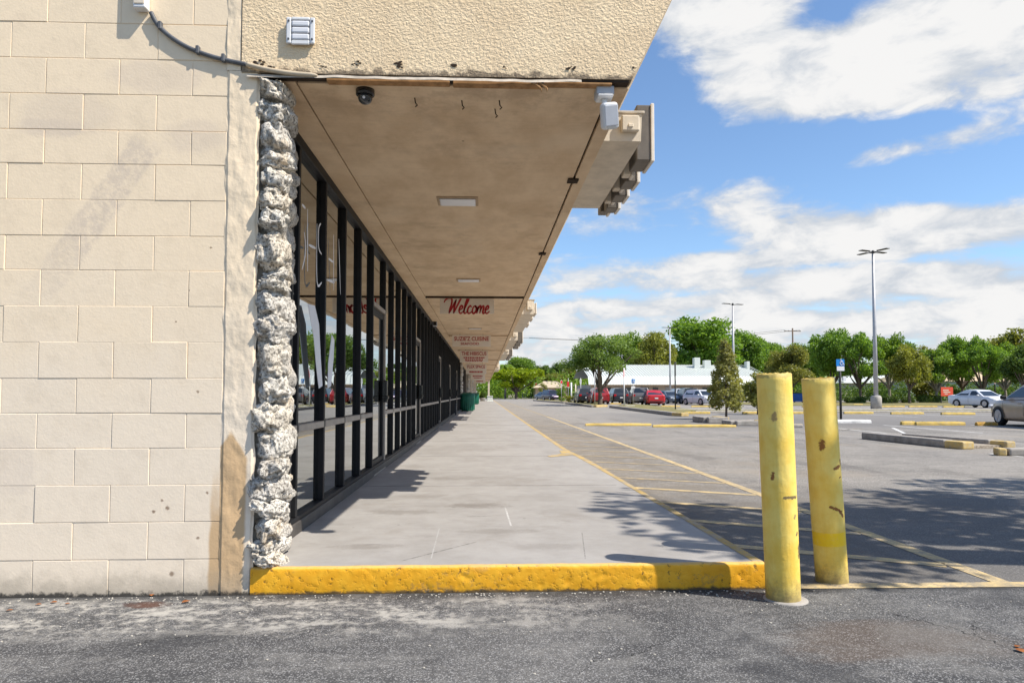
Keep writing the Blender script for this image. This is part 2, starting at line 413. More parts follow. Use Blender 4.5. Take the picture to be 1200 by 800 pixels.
def mat_lot():
    n, c, (x, y, z), (g, sp, med, sm, big) = asphalt('parking_asphalt', (.165, .153, .138), (.25, .231, .207), (.33, .30, .265), .5, 110)
    st = n.noise(.8, 6, .65, n.v('MULTIPLY', n.pos, (1.6, .28, 1)))
    c = n.mix(n.step(st, .48, .66, 0, .5), c, (.11, .101, .092))
    c = n.mix(n.step(n.noise(.33, 6, .68), .50, .66, 0, .45), c, (.30, .255, .20))
    c = n.mix(n.step(n.noise(1.9, 4, .6), .66, .74, 0, .6), c, (.05, .048, .046))
    lane = n.m('MULTIPLY', n.step(x, 3.1, 2.6), n.step(n.noise(2.3, 6, .7), .36, .6))
    c = n.mix(n.m('MULTIPLY', lane, .5), c, (.20, .165, .12))
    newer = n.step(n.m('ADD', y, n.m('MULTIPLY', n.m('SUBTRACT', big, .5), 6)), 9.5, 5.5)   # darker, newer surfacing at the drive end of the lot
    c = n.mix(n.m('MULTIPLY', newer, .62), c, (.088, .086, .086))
    bay = n.m('MULTIPLY', n.m('MULTIPLY', n.step(y, 20.5, 23.5), n.step(y, 40, 37)), n.step(n.m('ADD', x, n.m('MULTIPLY', big, 2)), 6, 9))
    c = n.mix(n.m('MULTIPLY', bay, .7), c, (.125, .122, .122))
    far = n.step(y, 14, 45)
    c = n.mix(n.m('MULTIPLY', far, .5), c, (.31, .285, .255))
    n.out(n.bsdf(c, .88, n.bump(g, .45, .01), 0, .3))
mat_lot()
def paint(name, col, under, cover=.46, soft=.14, scale=9):
    n = material(name)
    w = n.m('ADD', n.m('MULTIPLY', n.noise(scale, 7, .7), .65), n.m('MULTIPLY', n.noise(70, 3, .7), .35))
    k = n.step(w, cover-soft, cover+soft)
    cc = n.mix(n.step(n.noise(3, 4, .6), .35, .7), col, tuple(q*.72 for q in col))
    n.out(n.bsdf(n.mix(k, under, cc), .85, n.bump(n.noise(120, 3, .6), .4, .006), 0, .25))
paint('line_yellow', (.76, .56, .26), (.23, .21, .18), .50, .17)
paint('line_yellow_worn', (.56, .42, .21), (.235, .21, .18), .53, .15)
paint('line_white', (.72, .71, .68), (.16, .16, .16), .40)
paint('stop_yellow', (.66, .47, .13), (.42, .38, .31), .40)
paint('stop_orange', (.62, .36, .07), (.36, .30, .22), .42)
paint('stop_white', (.80, .79, .76), (.5, .49, .46), .33)
paint('kerb_edge_paint', (.55, .37, .10), (.33, .32, .31), .47)
paint('kerb_nose', (.60, .43, .16), (.40, .38, .33), .42)
def mat_kerb():
    n = material('kerb_yellow'); x, y, z = n.xyz(n.pos)
    a = n.noise(8, 6, .68); pit = n.noise(34, 4, .65)
    c = n.mix(n.step(a, .36, .66), (.76, .36, .012), (.84, .44, .025))
    c = n.mix(n.step(n.noise(3, 5, .6), .58, .74, 0, .6), c, (.58, .33, .11))
    ck = n.m('ADD', n.m('MULTIPLY', n.noise(11, 6, .72), .6), n.m('MULTIPLY', n.noise(2.4, 3, .5), .4))
    c = n.mix(n.step(ck, .555, .60, 0, .75), c, (.50, .27, .05)); c = n.mix(n.step(ck, .61, .635, 0, .9), c, (.19, .15, .10))
    c = n.mix(n.step(pit, .40, .31, 0, .9), c, (.15, .085, .02))
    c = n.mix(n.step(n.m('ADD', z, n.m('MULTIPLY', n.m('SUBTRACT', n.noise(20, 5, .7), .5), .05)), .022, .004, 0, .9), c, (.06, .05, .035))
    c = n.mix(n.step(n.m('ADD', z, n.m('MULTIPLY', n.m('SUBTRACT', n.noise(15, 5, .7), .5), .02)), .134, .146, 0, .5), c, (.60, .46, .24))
    n.out(n.bsdf(c, .6, n.bump(n.m('ADD', n.step(pit, .3, .5), n.m('MULTIPLY', n.noise(60, 4, .6), .3)), .35, .008), 0, .35))
mat_kerb()
def mat_walk():
    n = material('walkway_concrete'); x, y, z = n.xyz(n.pos)
    big = n.noise(.7, 5, .6); med = n.noise(4, 6, .68); fine = n.noise(90, 4, .65)
    c = n.mix(n.step(n.m('ADD', n.m('MULTIPLY', big, .5), n.m('MULTIPLY', med, .5)), .35, .66), (.285, .268, .25), (.365, .348, .33))
    st = n.noise(2.2, 7, .72, n.v('MULTIPLY', n.pos, (.7, 2.2, 1)), .4)
    c = n.mix(n.step(st, .55, .72, 0, .45), c, (.20, .185, .17))
    c = n.mix(n.step(n.noise(5.5, 6, .7, n.v('MULTIPLY', n.pos, (.45, 2.6, 1))), .61, .72, 0, .5), c, (.15, .135, .125))
    c = n.mix(n.step(fine, .58, .75, 0, .3), c, (.47, .46, .45))
    gap = n.step(n.m('ABSOLUTE', n.m('SUBTRACT', x, n.m('ADD', 1.45, n.m('MULTIPLY', big, .1)))), .5, .1)
    c = n.mix(n.m('MULTIPLY', gap, .18), c, (.36, .35, .34))
    c = n.mix(n.step(n.noise(1.05, 6, .72, None, .3), .52, .68, 0, .45), c, (.225, .20, .175))
    c = n.mix(n.step(n.voro(3.3), .045, .03, 0, .55), c, (.09, .085, .08))
    c = n.mix(n.step(n.voro(1.7), .05, .02, 0, .5), c, (.12, .11, .10))
    for (u, v, a1, b1, w) in [(560, 592, .30, .16, .6), (470, 600, .35, .12, .45), (585, 622, .35, .10, .4), (430, 640, .25, .08, .5), (640, 640, .3, .1, .3), (540, 560, .5, .2, .35)]:
        p = gp(u, v, .145); e1 = n.m('DIVIDE', n.m('SUBTRACT', x, p.x), a1); e2 = n.m('DIVIDE', n.m('SUBTRACT', y, p.y), b1)
        q = n.m('ADD', n.m('ADD', n.m('MULTIPLY', e1, e1), n.m('MULTIPLY', e2, e2)), n.m('MULTIPLY', n.m('SUBTRACT', n.noise(7, 6, .75), .5), 4))
        c = n.mix(n.step(q, 1.2, 0, 0, w), c, (.17, .15, .13))
    # one long black scuff and a white scrape
    for (p0, p1, w, col) in [(gp(470, 657, .145), gp(560, 634, .145), .012, (.10, .09, .085)), (gp(592, 594, .145), gp(599, 616, .145), .010, (.62, .61, .6)), (gp(545, 605, .145), gp(580, 604, .145), .012, (.1, .09, .08)),
                             (gp(686, 655, .145), gp(682, 623, .145), .006, (.16, .15, .14)), (gp(505, 655, .145), gp(515, 618, .145), .006, (.44, .43, .42))]:
        d = (p1-p0); L = d.length; d /= L; px = n.m('SUBTRACT', x, p0.x); py = n.m('SUBTRACT', y, p0.y)
        al = n.m('ADD', n.m('MULTIPLY', px, d.x), n.m('MULTIPLY', py, d.y)); ac = n.m('ABSOLUTE', n.m('ADD', n.m('MULTIPLY', px, -d.y), n.m('MULTIPLY', py, d.x)))
        k = n.m('MULTIPLY', n.m('MULTIPLY', n.step(ac, w, w*.2), n.step(al, 0, .03)), n.step(al, L, L-.03))
        k = n.m('MULTIPLY', k, n.step(n.noise(30, 5, .7), .36, .6, .1, .8))
        c = n.mix(k, c, col)
    n.out(n.bsdf(c, .72, n.bump(n.m('ADD', fine, n.m('MULTIPLY', med, .6)), .22, .006), 0, .35))
mat_walk()
def bollard_mat(name, spots, band=None, dirt=.3):
    n = material(name); x, y, z = n.xyz(n.obj)
    a = n.noise(5, 5, .65, n.obj); f = n.noise(40, 5, .65, n.obj)
    c = n.mix(n.step(a, .32, .68), (.86, .57, .085), (.92, .71, .19))
    drip = n.noise(7, 4, .6, n.v('MULTIPLY', n.obj, (3.2, 3.2, .5)))
    c = n.mix(n.step(drip, .55, .7, 0, .3), c, (.76, .50, .075))
    c = n.mix(n.step(n.noise(2.2, 5, .7, n.obj), .5, .72, 0, dirt), c, (.66, .46, .13))
    if band: c = n.mix(n.m('MULTIPLY', n.step(n.m('ABSOLUTE', n.m('SUBTRACT', z, band)), .042, .036), n.step(f, .3, .5, .4, .9)), c, (.95, .62, .01))
    for (ax, az, bx, bz, w, col, yy) in spots:
        dx, dz = bx-ax, bz-az; L2 = max(dx*dx+dz*dz, 1e-6)
        t = n.m('DIVIDE', n.m('ADD', n.m('MULTIPLY', n.m('SUBTRACT', x, ax), dx), n.m('MULTIPLY', n.m('SUBTRACT', z, az), dz)), L2, clamp=False)
        t = n.m('MINIMUM', n.m('MAXIMUM', t, 0), 1)
        ex = n.m('SUBTRACT', n.m('SUBTRACT', x, ax), n.m('MULTIPLY', t, dx)); ez = n.m('SUBTRACT', n.m('SUBTRACT', z, az), n.m('MULTIPLY', t, dz))
        q = n.m('SQRT', n.m('ADD', n.m('MULTIPLY', ex, ex), n.m('MULTIPLY', ez, ez)))
        q = n.m('ADD', q, n.m('MULTIPLY', n.m('SUBTRACT', n.noise(55, 4, .7, n.obj), .5), w*2.6))
        k = n.m('MULTIPLY', n.step(q, w, w*.55), n.step(y, .02, -.02))
        c = n.mix(n.m('MULTIPLY', k, .9), c, col)
    low = n.m('ADD', z, n.m('MULTIPLY', n.m('SUBTRACT', n.noise(18, 6, .75, n.obj), .5), .28))
    c = n.mix(n.step(low, .16, -.02, 0, .8), c, (.16, .13, .08))
    c = n.mix(n.step(n.m('ADD', z, n.m('MULTIPLY', n.m('SUBTRACT', f, .5), .04)), 1.19, 1.2, 0, .6), c, (.35, .27, .1))
    n.out(n.bsdf(c, .55, n.bump(n.m('ADD', n.m('MULTIPLY', drip, .6), n.m('MULTIPLY', f, .5)), .4, .012), 0, .35))
RUST, SCUFF = (.20, .055, .014), (.13, .10, .06)
bollard_mat('bollard_faded', [(-.045, .975, -.04, 1.0, .016, (.40, .26, .10), 0), (-.06, .66, -.055, .69, .008, RUST, 0), (-.01, .56, .06, .56, .010, SCUFF, 0), (.055, .36, .062, .37, .007, SCUFF, 0), (.07, .24, .072, .30, .012, SCUFF, 0), (.045, .45, .05, .46, .010, (.36, .28, .12), 0)], None, .45)
bollard_mat('bollard_bright', [(-.045, .80, -.04, .835, .018, RUST, 0), (.02, .675, .05, .685, .013, RUST, 0), (.065, .69, .07, .72, .009, RUST, 0), (-.02, .455, .03, .43, .011, RUST, 0), (.03, .43, .055, .395, .013, RUST, 0), (.05, .62, .06, .622, .006, RUST, 0)], .262, .2)
simple('dark_bronze', (.011, .011, .012), .55, 0, .25, .2, 3)
simple('dusty_aluminium', (.34, .30, .26), .5, .3, .4, .2, 5)
simple('sill_metal', (.07, .062, .055), .6, 0, .4, .3, 5)
simple('interior_dark', (.10, .09, .08), .9, 0, .2, .2, 2, coord='pos')
simple('white_film', (.78, .78, .80), .7, 0, .3, .05, 5)
simple('flashing', (.50, .44, .36), .5, .2, .4, .3, 14)
simple('bare_wood', (.36, .20, .09), .85, 0, .2, .4, 18)
simple('groove_dark', (.05, .036, .026), .9, 0, .1, .3, 9)
simple('trim_tan', (.45, .33, .22), .8, 0, .2, .18, 5)
simple('white_plastic', (.72, .72, .72), .45, 0, .45, .06, 6)
simple('grey_plastic', (.42, .43, .45), .5, 0, .45, .12, 8)
simple('lens_white', (.72, .72, .74), .25, 0, .5, .06, 10)
simple('black_plastic', (.014, .014, .016), .2, 0, .6, .2, 6)
simple('conduit_grey', (.10, .105, .115), .55, 0, .4, .25, 12)
simple('conduit_beige', (.52, .43, .31), .6, 0, .3, .15, 10)
simple('raceway_paint', (.66, .58, .47), .7, 0, .3, .15, 6, .1)
simple('letter_bronze', (.15, .13, .11), .5, .2, .4, .2, 6)
simple('letter_face', (.74, .68, .60), .5, 0, .4, .1, 6)
simple('sign_board', (.78, .69, .58), .6, 0, .3, .07, 3)
simple('sign_red', (.40, .016, .018), .5, 0, .4, .12, 8)
simple('bin_green', (.008, .115, .07), .45, 0, .4, .25, 6)
simple('bin_navy', (.012, .016, .024), .5, 0, .4, .2, 6)
simple('pole_grey', (.42, .42, .43), .5, .3, .4, .12, 3)
simple('pole_dark', (.05, .048, .045), .55, .2, .4, .2, 3)
simple('concrete_pale', (.42, .39, .34), .9, 0, .2, .25, 5, .3)
simple('concrete_grey', (.33, .305, .275), .9, 0, .2, .3, 5, .3)
simple('joint_dark', (.245, .23, .215), .9, 0, .1, .3, 6)
simple('mulch', (.34, .29, .23), .95, 0, .1, .5, 22, .6)
simple('wood_pole', (.16, .12, .09), .9, 0, .1, .3, 7)
simple('sign_blue', (.01, .22, .62), .45, 0, .4, .05, 5)
simple('sign_white', (.76, .76, .76), .5, 0, .4, .05, 5)
simple('stop_red', (.50, .02, .02), .45, 0, .4, .1, 5)
simple('board_red', (.72, .09, .045), .5, 0, .4, .1, 5)
simple('roof_white', (.62, .65, .61), .5, 0, .4, .05, .3)
simple('roof_band', (.54, .57, .53), .5, 0, .4, .06, .4)
simple('building_wall', (.50, .44, .37), .85, 0, .2, .12, .5)
simple('building_tan', (.55, .42, .28), .85, 0, .2, .12, .5)
simple('bin_blue', (.03, .12, .40), .5, 0, .4, .2, 5)
simple('tyre', (.018, .018, .019), .85, 0, .3, .2, 9)
simple('rim', (.48, .48, .50), .35, .7, .5, .1, 6)
simple('car_black', (.012, .012, .014), .5, 0, .4, .2, 6)
simple('headlight', (.75, .77, .80), .12, .2, .6, .05, 9)
simple('taillight', (.42, .008, .008), .2, 0, .6, .1, 9)
simple('plate', (.7, .7, .68), .5, 0, .4, .05, 9)
simple('dry_leaf', (.26, .095, .03), .8, 0, .2, .35, 30)
def glass_mats():
    n = material('car_glass'); n.out(n.bsdf((.018, .022, .026), .06, None, 0, .9))
    n = material('storefront_glass')
    lw = n.n('ShaderNodeFresnel'); lw.inputs['IOR'].default_value = 2.35
    wob = n.bump(n.noise(1.1, 2, .5), .02, .05)
    gl = n.n('ShaderNodeBsdfGlossy'); gl.inputs['Roughness'].default_value = 0.0; gl.inputs['Color'].default_value = (.92, .96, .97, 1); n.put(gl.inputs['Normal'], wob)
    tr = n.n('ShaderNodeBsdfTransparent'); tr.inputs['Color'].default_value = (.50, .54, .55, 1)
    mx = n.n('ShaderNodeMixShader'); bf = n.n('ShaderNodeNewGeometry').outputs['Backfacing']; n.put(mx.inputs[0], n.m('MULTIPLY', n.m('ADD', lw.outputs[0], .28, clamp=True), n.m('SUBTRACT', 1, bf))); n.put(mx.inputs[1], tr.outputs[0]); n.put(mx.inputs[2], gl.outputs[0])
    n.out(mx.outputs[0])
    n = material('far_window'); n.out(n.bsdf((.03, .035, .04), .1, None, 0, .7))
glass_mats()
def car_paint(name, col, metal=.3):
    n = material(name); k = n.noise(3, 3, .6, n.obj)
    c = n.mix(n.step(k, .3, .7), tuple(q*.9 for q in col), col)
    n.out(n.bsdf(c, .32, None, metal, .5, **{'Coat Weight': .6, 'Coat Roughness': .05}))
car_paint('paint_white', (.72, .73, .75), 0); car_paint('paint_tan', (.46, .33, .22), 0); car_paint('paint_red', (.50, .015, .02), .1)
car_paint('paint_darkred', (.30, .01, .015), .1); car_paint('paint_charcoal', (.03, .034, .04), .3); car_paint('paint_slate', (.15, .18, .22), .35)
car_paint('paint_grey', (.16, .15, .15), .35); car_paint('paint_purple', (.045, .025, .06), .3); car_paint('paint_silver', (.45, .46, .48), .4)
def leaf(name, a, b, trans=.5):
    n = material(name)
    isl = n.n('ShaderNodeNewGeometry').outputs['Random Per Island']
    big = n.noise(.38, 3, .6)
    k = n.m('ADD', n.m('MULTIPLY', isl, .42), n.m('MULTIPLY', big, .75))
    c = n.mix(n.step(k, .2, .85), a, b)
    df = n.n('ShaderNodeBsdfDiffuse'); n.put(df.inputs['Color'], c)
    tl = n.n('ShaderNodeBsdfTranslucent'); n.put(tl.inputs['Color'], n.mix(1, c, (1.25, 1.25, .6), 'MULTIPLY'))
    gl = n.n('ShaderNodeBsdfGlossy'); gl.inputs['Roughness'].default_value = .45; gl.inputs['Color'].default_value = (.5, .55, .5, 1)
    m1 = n.n('ShaderNodeMixShader'); m1.inputs[0].default_value = trans; n.put(m1.inputs[1], df.outputs[0]); n.put(m1.inputs[2], tl.outputs[0])
    m2 = n.n('ShaderNodeMixShader'); m2.inputs[0].default_value = .04; n.put(m2.inputs[1], m1.outputs[0]); n.put(m2.inputs[2], gl.outputs[0])
    n.out(m2.outputs[0])
leaf('leaf_mid', (.10, .18, .025), (.24, .36, .05)); leaf('leaf_lime', (.15, .22, .012), (.34, .42, .02)); leaf('leaf_olive', (.15, .16, .035), (.31, .31, .08))
leaf('leaf_dark', (.055, .105, .02), (.13, .20, .04)); leaf('leaf_bright', (.09, .18, .022), (.23, .37, .05)); leaf('leaf_oak', (.10, .165, .035), (.23, .33, .08))
leaf('leaf_rust', (.14, .16, .03), (.31, .32, .06)); leaf('leaf_cone', (.17, .17, .05), (.37, .36, .13)); leaf('leaf_hedge', (.05, .085, .015), (.11, .17, .03))
simple('bark', (.13, .105, .085), .95, 0, .1, .35, 5, .5); simple('bark_pale', (.27, .24, .20), .95, 0, .1, .3, 4, .4)
def mat_grass():
    n = material('dry_grass'); a = n.noise(1.1, 6, .7); b = n.noise(30, 4, .7)
    c = n.mix(n.step(a, .35, .65), (.26, .20, .09), (.13, .15, .045)); c = n.mix(n.step(b, .4, .7, 0, .5), c, (.30, .25, .14))
    n.out(n.bsdf(c, .95, n.bump(b, .6, .03)))
    n = material('far_ground'); a = n.noise(.15, 6, .7)
    n.out(n.bsdf(n.mix(n.step(a, .35, .65), (.10, .12, .045), (.16, .15, .08)), .95))
mat_grass()
# ------------------------------------------------------------------ setting: ground, lot, driveway, walkway
rnd = random.Random(4)
ZL = 0.0
def sheet(name, pts, z, mat, kind='structure'):
    return tag(MB().poly([(x, y, z) for x, y in pts]).build(name, mat), kind=kind)
sheet('ground', [(-900, -400), (900, -400), (900, 1600), (-900, 1600)], -.02, 'far_ground')
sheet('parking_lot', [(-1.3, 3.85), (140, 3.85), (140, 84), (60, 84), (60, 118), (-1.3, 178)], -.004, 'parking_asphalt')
def drive_pt(a, b): return (-14+54*a, -14+17.86*b, 0)
tag(link('driveway', grid_mesh('driveway', 40, 20, drive_pt), None, 'driveway_asphalt'), kind='structure')

WZ = .145                                           # walkway level
edge = [(1.60, 3.897), (1.585, 5.2), (1.565, 6.3), (1.545, 8), (1.53, 9.6), (1.50, 10.5), (1.44, 11.4), (1.43, 12.5), (1.42, 20), (1.42, 40), (1.43, 70), (1.45, 110)]
sheet_pts = [(-1.9, 110), (-1.9, 3.897)] + edge
w = MB().poly([(x, y, 0) for x, y in sheet_pts], (0, 0, WZ)); tag(w.build('walkway', 'walkway_concrete'), kind='structure')
# scored joints are shallow dark strips of grout in the slab
jb = MB()
for y in (7.2, 10.6, 14, 17.5, 21, 24.5, 28, 33, 38, 44, 50, 58): jb.box(-1.28, 1.40, y, y+.012, WZ+.0005, WZ+.002)
tag(jb.build('walkway_joint', 'joint_dark'), kind='structure')
# painted top edge along the lot side
vs, fs = [], []
for i, (x, y) in enumerate(edge):
    wd = .055 if y < 9 else .085
    vs += [(x-wd, y, WZ+.002), (x+.004, y, WZ+.002), (x+.004, y, .0)]
    if i: k = 3*i; fs += [(k-3, k-2, k+1, k), (k-2, k-1, k+2, k+1)]
me = bpy.data.meshes.new('kerb_edge'); me.from_pydata(vs, [], fs); tag(link('kerb_edge', me, None, 'kerb_edge_paint'), kind='structure')
sheet('kerb_marking', [(1.02, 10.35), (1.41, 10.75), (1.36, 11.6), (1.28, 11.6), (1.25, 10.95), (.98, 10.55)], WZ+.0035, 'kerb_edge_paint')
# front kerb: a chipped, many times painted concrete edge
KX0, KX1 = -1.285, 1.60
def kerb_pt(a, b):
    x = KX0+(KX1-KX0)*a
    prof = [(3.862, -.01), (3.860, .03), (3.859, .07), (3.860, .105), (3.861, .130), (3.865, .141), (3.874, .1465), (3.885, .1475), (3.895, .1475), (3.896, .14)]
    t = b*(len(prof)-1); i = min(int(t), len(prof)-2); f = t-i
    y = prof[i][0]*(1-f)+prof[i+1][0]*f; z = prof[i][1]*(1-f)+prof[i+1][1]*f
    n1 = mnoise.fractal(Vector((x*9, z*22+y*20, 3.3)), .8, 2, 4); n2 = mnoise.noise(Vector((x*34, z*34, 7)))
    pit = max(0, mnoise.noise(Vector((x*14, z*22, 1.7)))-.38)*.04
    if b < .75: y += -.0010*n1+.0012*n2+pit*.45
    if b > .6: z += .002*n1
    return (x, y, z)
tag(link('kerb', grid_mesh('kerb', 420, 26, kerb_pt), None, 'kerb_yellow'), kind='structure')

# painted lines on the lot
def line(name, a, b, wd, mat, z=-.001):
    a, b = Vector((*a, 0)), Vector((*b, 0)); d = (b-a).normalized(); p = Vector((-d.y, d.x, 0))*wd/2
    n = max(1, int((b-a).length/3)); m = MB()
    bm = m.bm; L = []
    for i in range(n+1):
        q = a+(b-a)*(i/n); L.append((bm.verts.new(q+p+Vector((0, 0, z))), bm.verts.new(q-p+Vector((0, 0, z)))))
    for (p0, p1), (q0, q1) in zip(L, L[1:]): bm.faces.new((p0, p1, q1, q0))
    return tag(m.build(name, mat), kind='structure')
line('fire_lane_line', (3.05, 3.94), (3.05, 33), .11, 'line_yellow')
line('fire_lane_line', (3.05, 33.01), (2.9, 95), .12, 'line_yellow_worn')
line('fire_lane_line', (1.62, 3.905), (5.4, 3.86), .10, 'line_yellow', .003)
for i, y0 in enumerate([4.35, 5.35, 6.35, 7.42, 8.40, 9.45, 10.5, 11.6, 12.8, 14, 15.3, 16.6, 18, 20, 23]):
    x0 = 1.66 if i > 1 else 1.70
    line('hatch_line', (2.99, y0), (x0, y0+.53*(2.99-x0)), .115, 'line_yellow' if i < 4 else 'line_yellow_worn')
for (u0, u1, v, k) in [(905, 1010, 503, 'line_yellow_worn')]:
    a, b = gp(u0, v), gp(u1, v); line('bay_line', (a.x, a.y), (b.x, b.y), .14, k)
for (u0, v0, u1, v1, k) in [(1160, 531, 1200, 535, 'line_white'), (1046, 501, 1072, 513, 'line_white')]:
    a, b = gp(u0, v0), gp(u1, v1); line('bay_line', (a.x, a.y), (b.x, b.y), .1, k)
for x in (20.5, 23.2, 25.9, 28.6, 31.3, 34): line('bay_line', (x, 31.5), (x, 36.5), .1, 'line_white')
for x in (11.3, 14.1, 17.3, 20.1, 22.9): line('bay_line', (x, 18.8), (x, 23.6), .1, 'line_white')

# ------------------------------------------------------------------ the shopping strip: one building
B = thing('shopping_strip', 'long cream shopping strip with block end wall, stone pier and covered walkway', 'building', (-1.28, WY, 0))
GX, FX = -1.327, -1.285            # glass plane, front of the bronze frame
SZ = 2.905                       # underside of the canopy
YEND = 103.0
PX0 = yp(262, 400, WY).x         # left side of the rendered pilaster
PX1 = -1.275
# --- end wall of painted blocks
wallp = MB().box(-9, PX0+.02, WY+.0035, WY+.22, -.1, 4.3).build('block_wall', 'painted_mortar', B, True)
zj = [yp(130, v, WY).z for v in (27.7, 69.3, 111, 152.7, 192.7, 234.3, 276.3, 317, 358.7, 401, 442.7, 484.3, 525.3, 568.3, 611.7, 655.7)]
zj = zj[::-1]; zj = [-.03]+zj; st = zj[-1]-zj[-2]
while zj[-1] < 4.2: zj.append(zj[-1]+st)
xa = [yp(u, 297, WY).x for u in (5, 93, 180)]; xb = [yp(u, 338, WY).x for u in (48, 135, 221)]
BL = ((xa[2]-xa[0])/2+(xb[2]-xb[0])/2)/2
blocks = {}
def block_mesh(w, h):
    key = (round(w, 2), round(h, 2))
    if key not in blocks:
        blocks[key] = MB().box(-w/2, w/2, 0, .03, -h/2, h/2, .003, 2).mesh('concrete_block'); blocks[key].materials.append(MATS['block_paint'])
        for p in blocks[key].polygons: p.use_smooth = False
    return blocks[key]
i0 = next(i for i, z in enumerate(zj) if z > yp(130, 317, WY).z-.03)
for i in range(len(zj)-1):
    z0, z1 = zj[i], zj[i+1]
    xs = xa if (i-i0) % 2 == 0 else xb
    bounds = [xs[2]-k*BL for k in range(9)][::-1]
    bounds = [x for x in bounds if -4.6 < x] + ([xs[2]+BL] if xs[2]+BL < PX0-.06 else []) + [PX0]
    for x0, x1 in zip(bounds, bounds[1:]):
        g = .0015
        o = link('concrete_block', block_mesh(x1-x0-2*g, z1-z0-2*g*.8), wallp)
        o.location = ((x0+x1)/2, WY+rnd.uniform(-.002, .002), (z0+z1)/2); o.rotation_euler = (rnd.uniform(-.006, .006), rnd.uniform(-.002, .002), rnd.uniform(-.004, .004))
# --- pilaster of rough render, thickly trowelled at its edges
def pil_pt(a, b):
    z = -.02+(SZ+.05)*b
    ex = .008*mnoise.fractal(Vector((a*3, z*5, 9)), .8, 2, 4)
    x = PX0-.004+(PX1-PX0+.004)*a + (ex if a > .7 else ex*.35)
    y = WY-.006+.005*mnoise.fractal(Vector((x*8, z*5, 1)), .8, 2, 4)+(.012 if a > .93 else 0)+(.006 if a < .06 else 0)
    return (x, y, z)
def pil_top(a, b):
    x = PX0-.004+(-1.381-PX0+.004)*a; z = SZ+.032+1.36*b
    return (x, WY-.006+.006*mnoise.fractal(Vector((x*8, z*5, 1)), .8, 2, 4), z)
link('pilaster_top', grid_mesh('pilaster_top', 16, 120, pil_top), B, 'pilaster_render', True)
pil = link('pilaster', grid_mesh('pilaster', 40, 300, pil_pt), B, 'pilaster_render', True)
MB().box(PX0+.004, PX1-.02, WY+.012, WY+.25, -.02, SZ+.04).build('pilaster_core', 'painted_mortar', B, True)
# --- coral rock pier
pier = MB().poly([(PX1-.02, WY+.06, 0), (-1.17, WY+.06, 0), (-1.36, 4.62, 0), (-1.5, 4.62, 0), (PX1-.1, WY+.2, 0)], (0, 0, SZ+.02)).build('stone_pier', 'concrete_pale', B, True)
def rock_mesh(seed, sx, sy, sz, sub=4):
    bm = bmesh.new(); bmesh.ops.create_icosphere(bm, subdivisions=sub, radius=1)
    o = Vector((seed*7.3, seed*3.1, seed*1.7))
    for v in bm.verts:
        p = v.co.copy()
        q = Vector([math.copysign(abs(c)**.72, c) for c in p])
        k = 1+.26*mnoise.fractal(p*1.3+o, .9, 2.1, 4)-.38*max(0, mnoise.noise(p*2.4+o)-.02)+.055*mnoise.fractal(p*7+o, .7, 2.2, 3)
        v.co = Vector((q.x*sx*k, q.y*sy*k, q.z*sz*k))
    for f in bm.faces: f.smooth = True
    me = bpy.data.meshes.new('stone'); bm.to_mesh(me); bm.free(); me.materials.append(MATS['coral_rock']); return me
z = WZ; k = 0
while z < SZ-.06:
    h = rnd.choice([.075, .10, .13, .16, .20]); h = min(h, SZ-.01-z)
    for j, (xx, yy) in enumerate(((-1.207, WY+.085), (-1.235, WY+.30), (-1.30, WY+.50), (-1.345, WY+.68))):
        hh = h*rnd.uniform(.92, 1.06); wx = rnd.uniform(.072, .088) if j == 0 else rnd.uniform(.055, .075)
        o = link('stone', rock_mesh(k+1, wx, .125, hh*.60, 5 if j == 0 else 3), pier)
        o.location = (xx+rnd.uniform(-.012, .010), yy+rnd.uniform(-.03, .03), z+h/2+(rnd.uniform(-.05, .05) if j else 0)); o.rotation_euler = (rnd.uniform(-.3, .3), rnd.uniform(-.45, .45), rnd.uniform(-.4, .4)); k += 1
    z += h*.97
# --- end fascia of coarse stucco and the long fascia above the walkway
LEAN = .49
def fx(z): return .855+LEAN*(z-2.93)
ZT = 4.3
fa = MB().poly([(-1.375, WY-.012, 2.925), (.855, WY-.012, 2.925), (fx(ZT), WY-.012, ZT), (-1.375, WY-.012, ZT)], (0, .10, 0))
fa.build('end_fascia', 'coarse_stucco', B, True)
MB().poly([(.80, WY+.09, 2.925), (.853, WY+.09, 2.925), (fx(ZT)-.004, WY+.09, ZT), (fx(ZT)-.08, WY+.09, ZT)], (0, YEND-WY-.09, 0)).build('long_fascia', 'coarse_stucco', B, True)
MB().box(-9, 1.35, WY+.09, YEND, ZT-.1, ZT-.02).build('roof', 'concrete_grey', B, True)
MB().box(-9, -1.38, WY+.20, WY+.22, 4.2, 4.31).build('parapet_cap', 'flashing', B, True)
# wavy strip of metal flashing, split timber and the dark joint behind it
def flash_pt(a, b):
    x = -1.34+(.56+1.34)*a
    dz = .006*mnoise.noise(Vector((x*3, 0, 4)))+.004*mnoise.noise(Vector((x*9, 0, 4)))
    return (x, WY-.03+.012*b+.006*mnoise.noise(Vector((x*2, 5, 4))), 2.893+.020*b+dz)
link('flashing_strip', grid_mesh('flashing_strip', 90, 3, flash_pt), B, 'flashing', True)
MB().box(-1.27, .84, WY-.004, WY+.06, 2.912, 2.924).build('joint_strip', 'groove_dark', B, True)
wd = MB()
for (x0, x1, zz, t) in [(-.18, .33, 2.884, .022), (-.9, -.20, 2.888, .014), (.34, .74, 2.895, .012)]: wd.box(x0, x1, WY-.008, WY+.05, zz, zz+t, .003)
for i in range(6): wd.tube([(.27+i*.014, WY-.012, 2.895), (.30+i*.012, WY-.02, 2.88-.01*(i % 3)), (.31+i*.01, WY-.022, 2.862-.012*(i % 3))], [.006, .005, .001], 5)
wd.build('timber_batten', 'bare_wood', B, True)
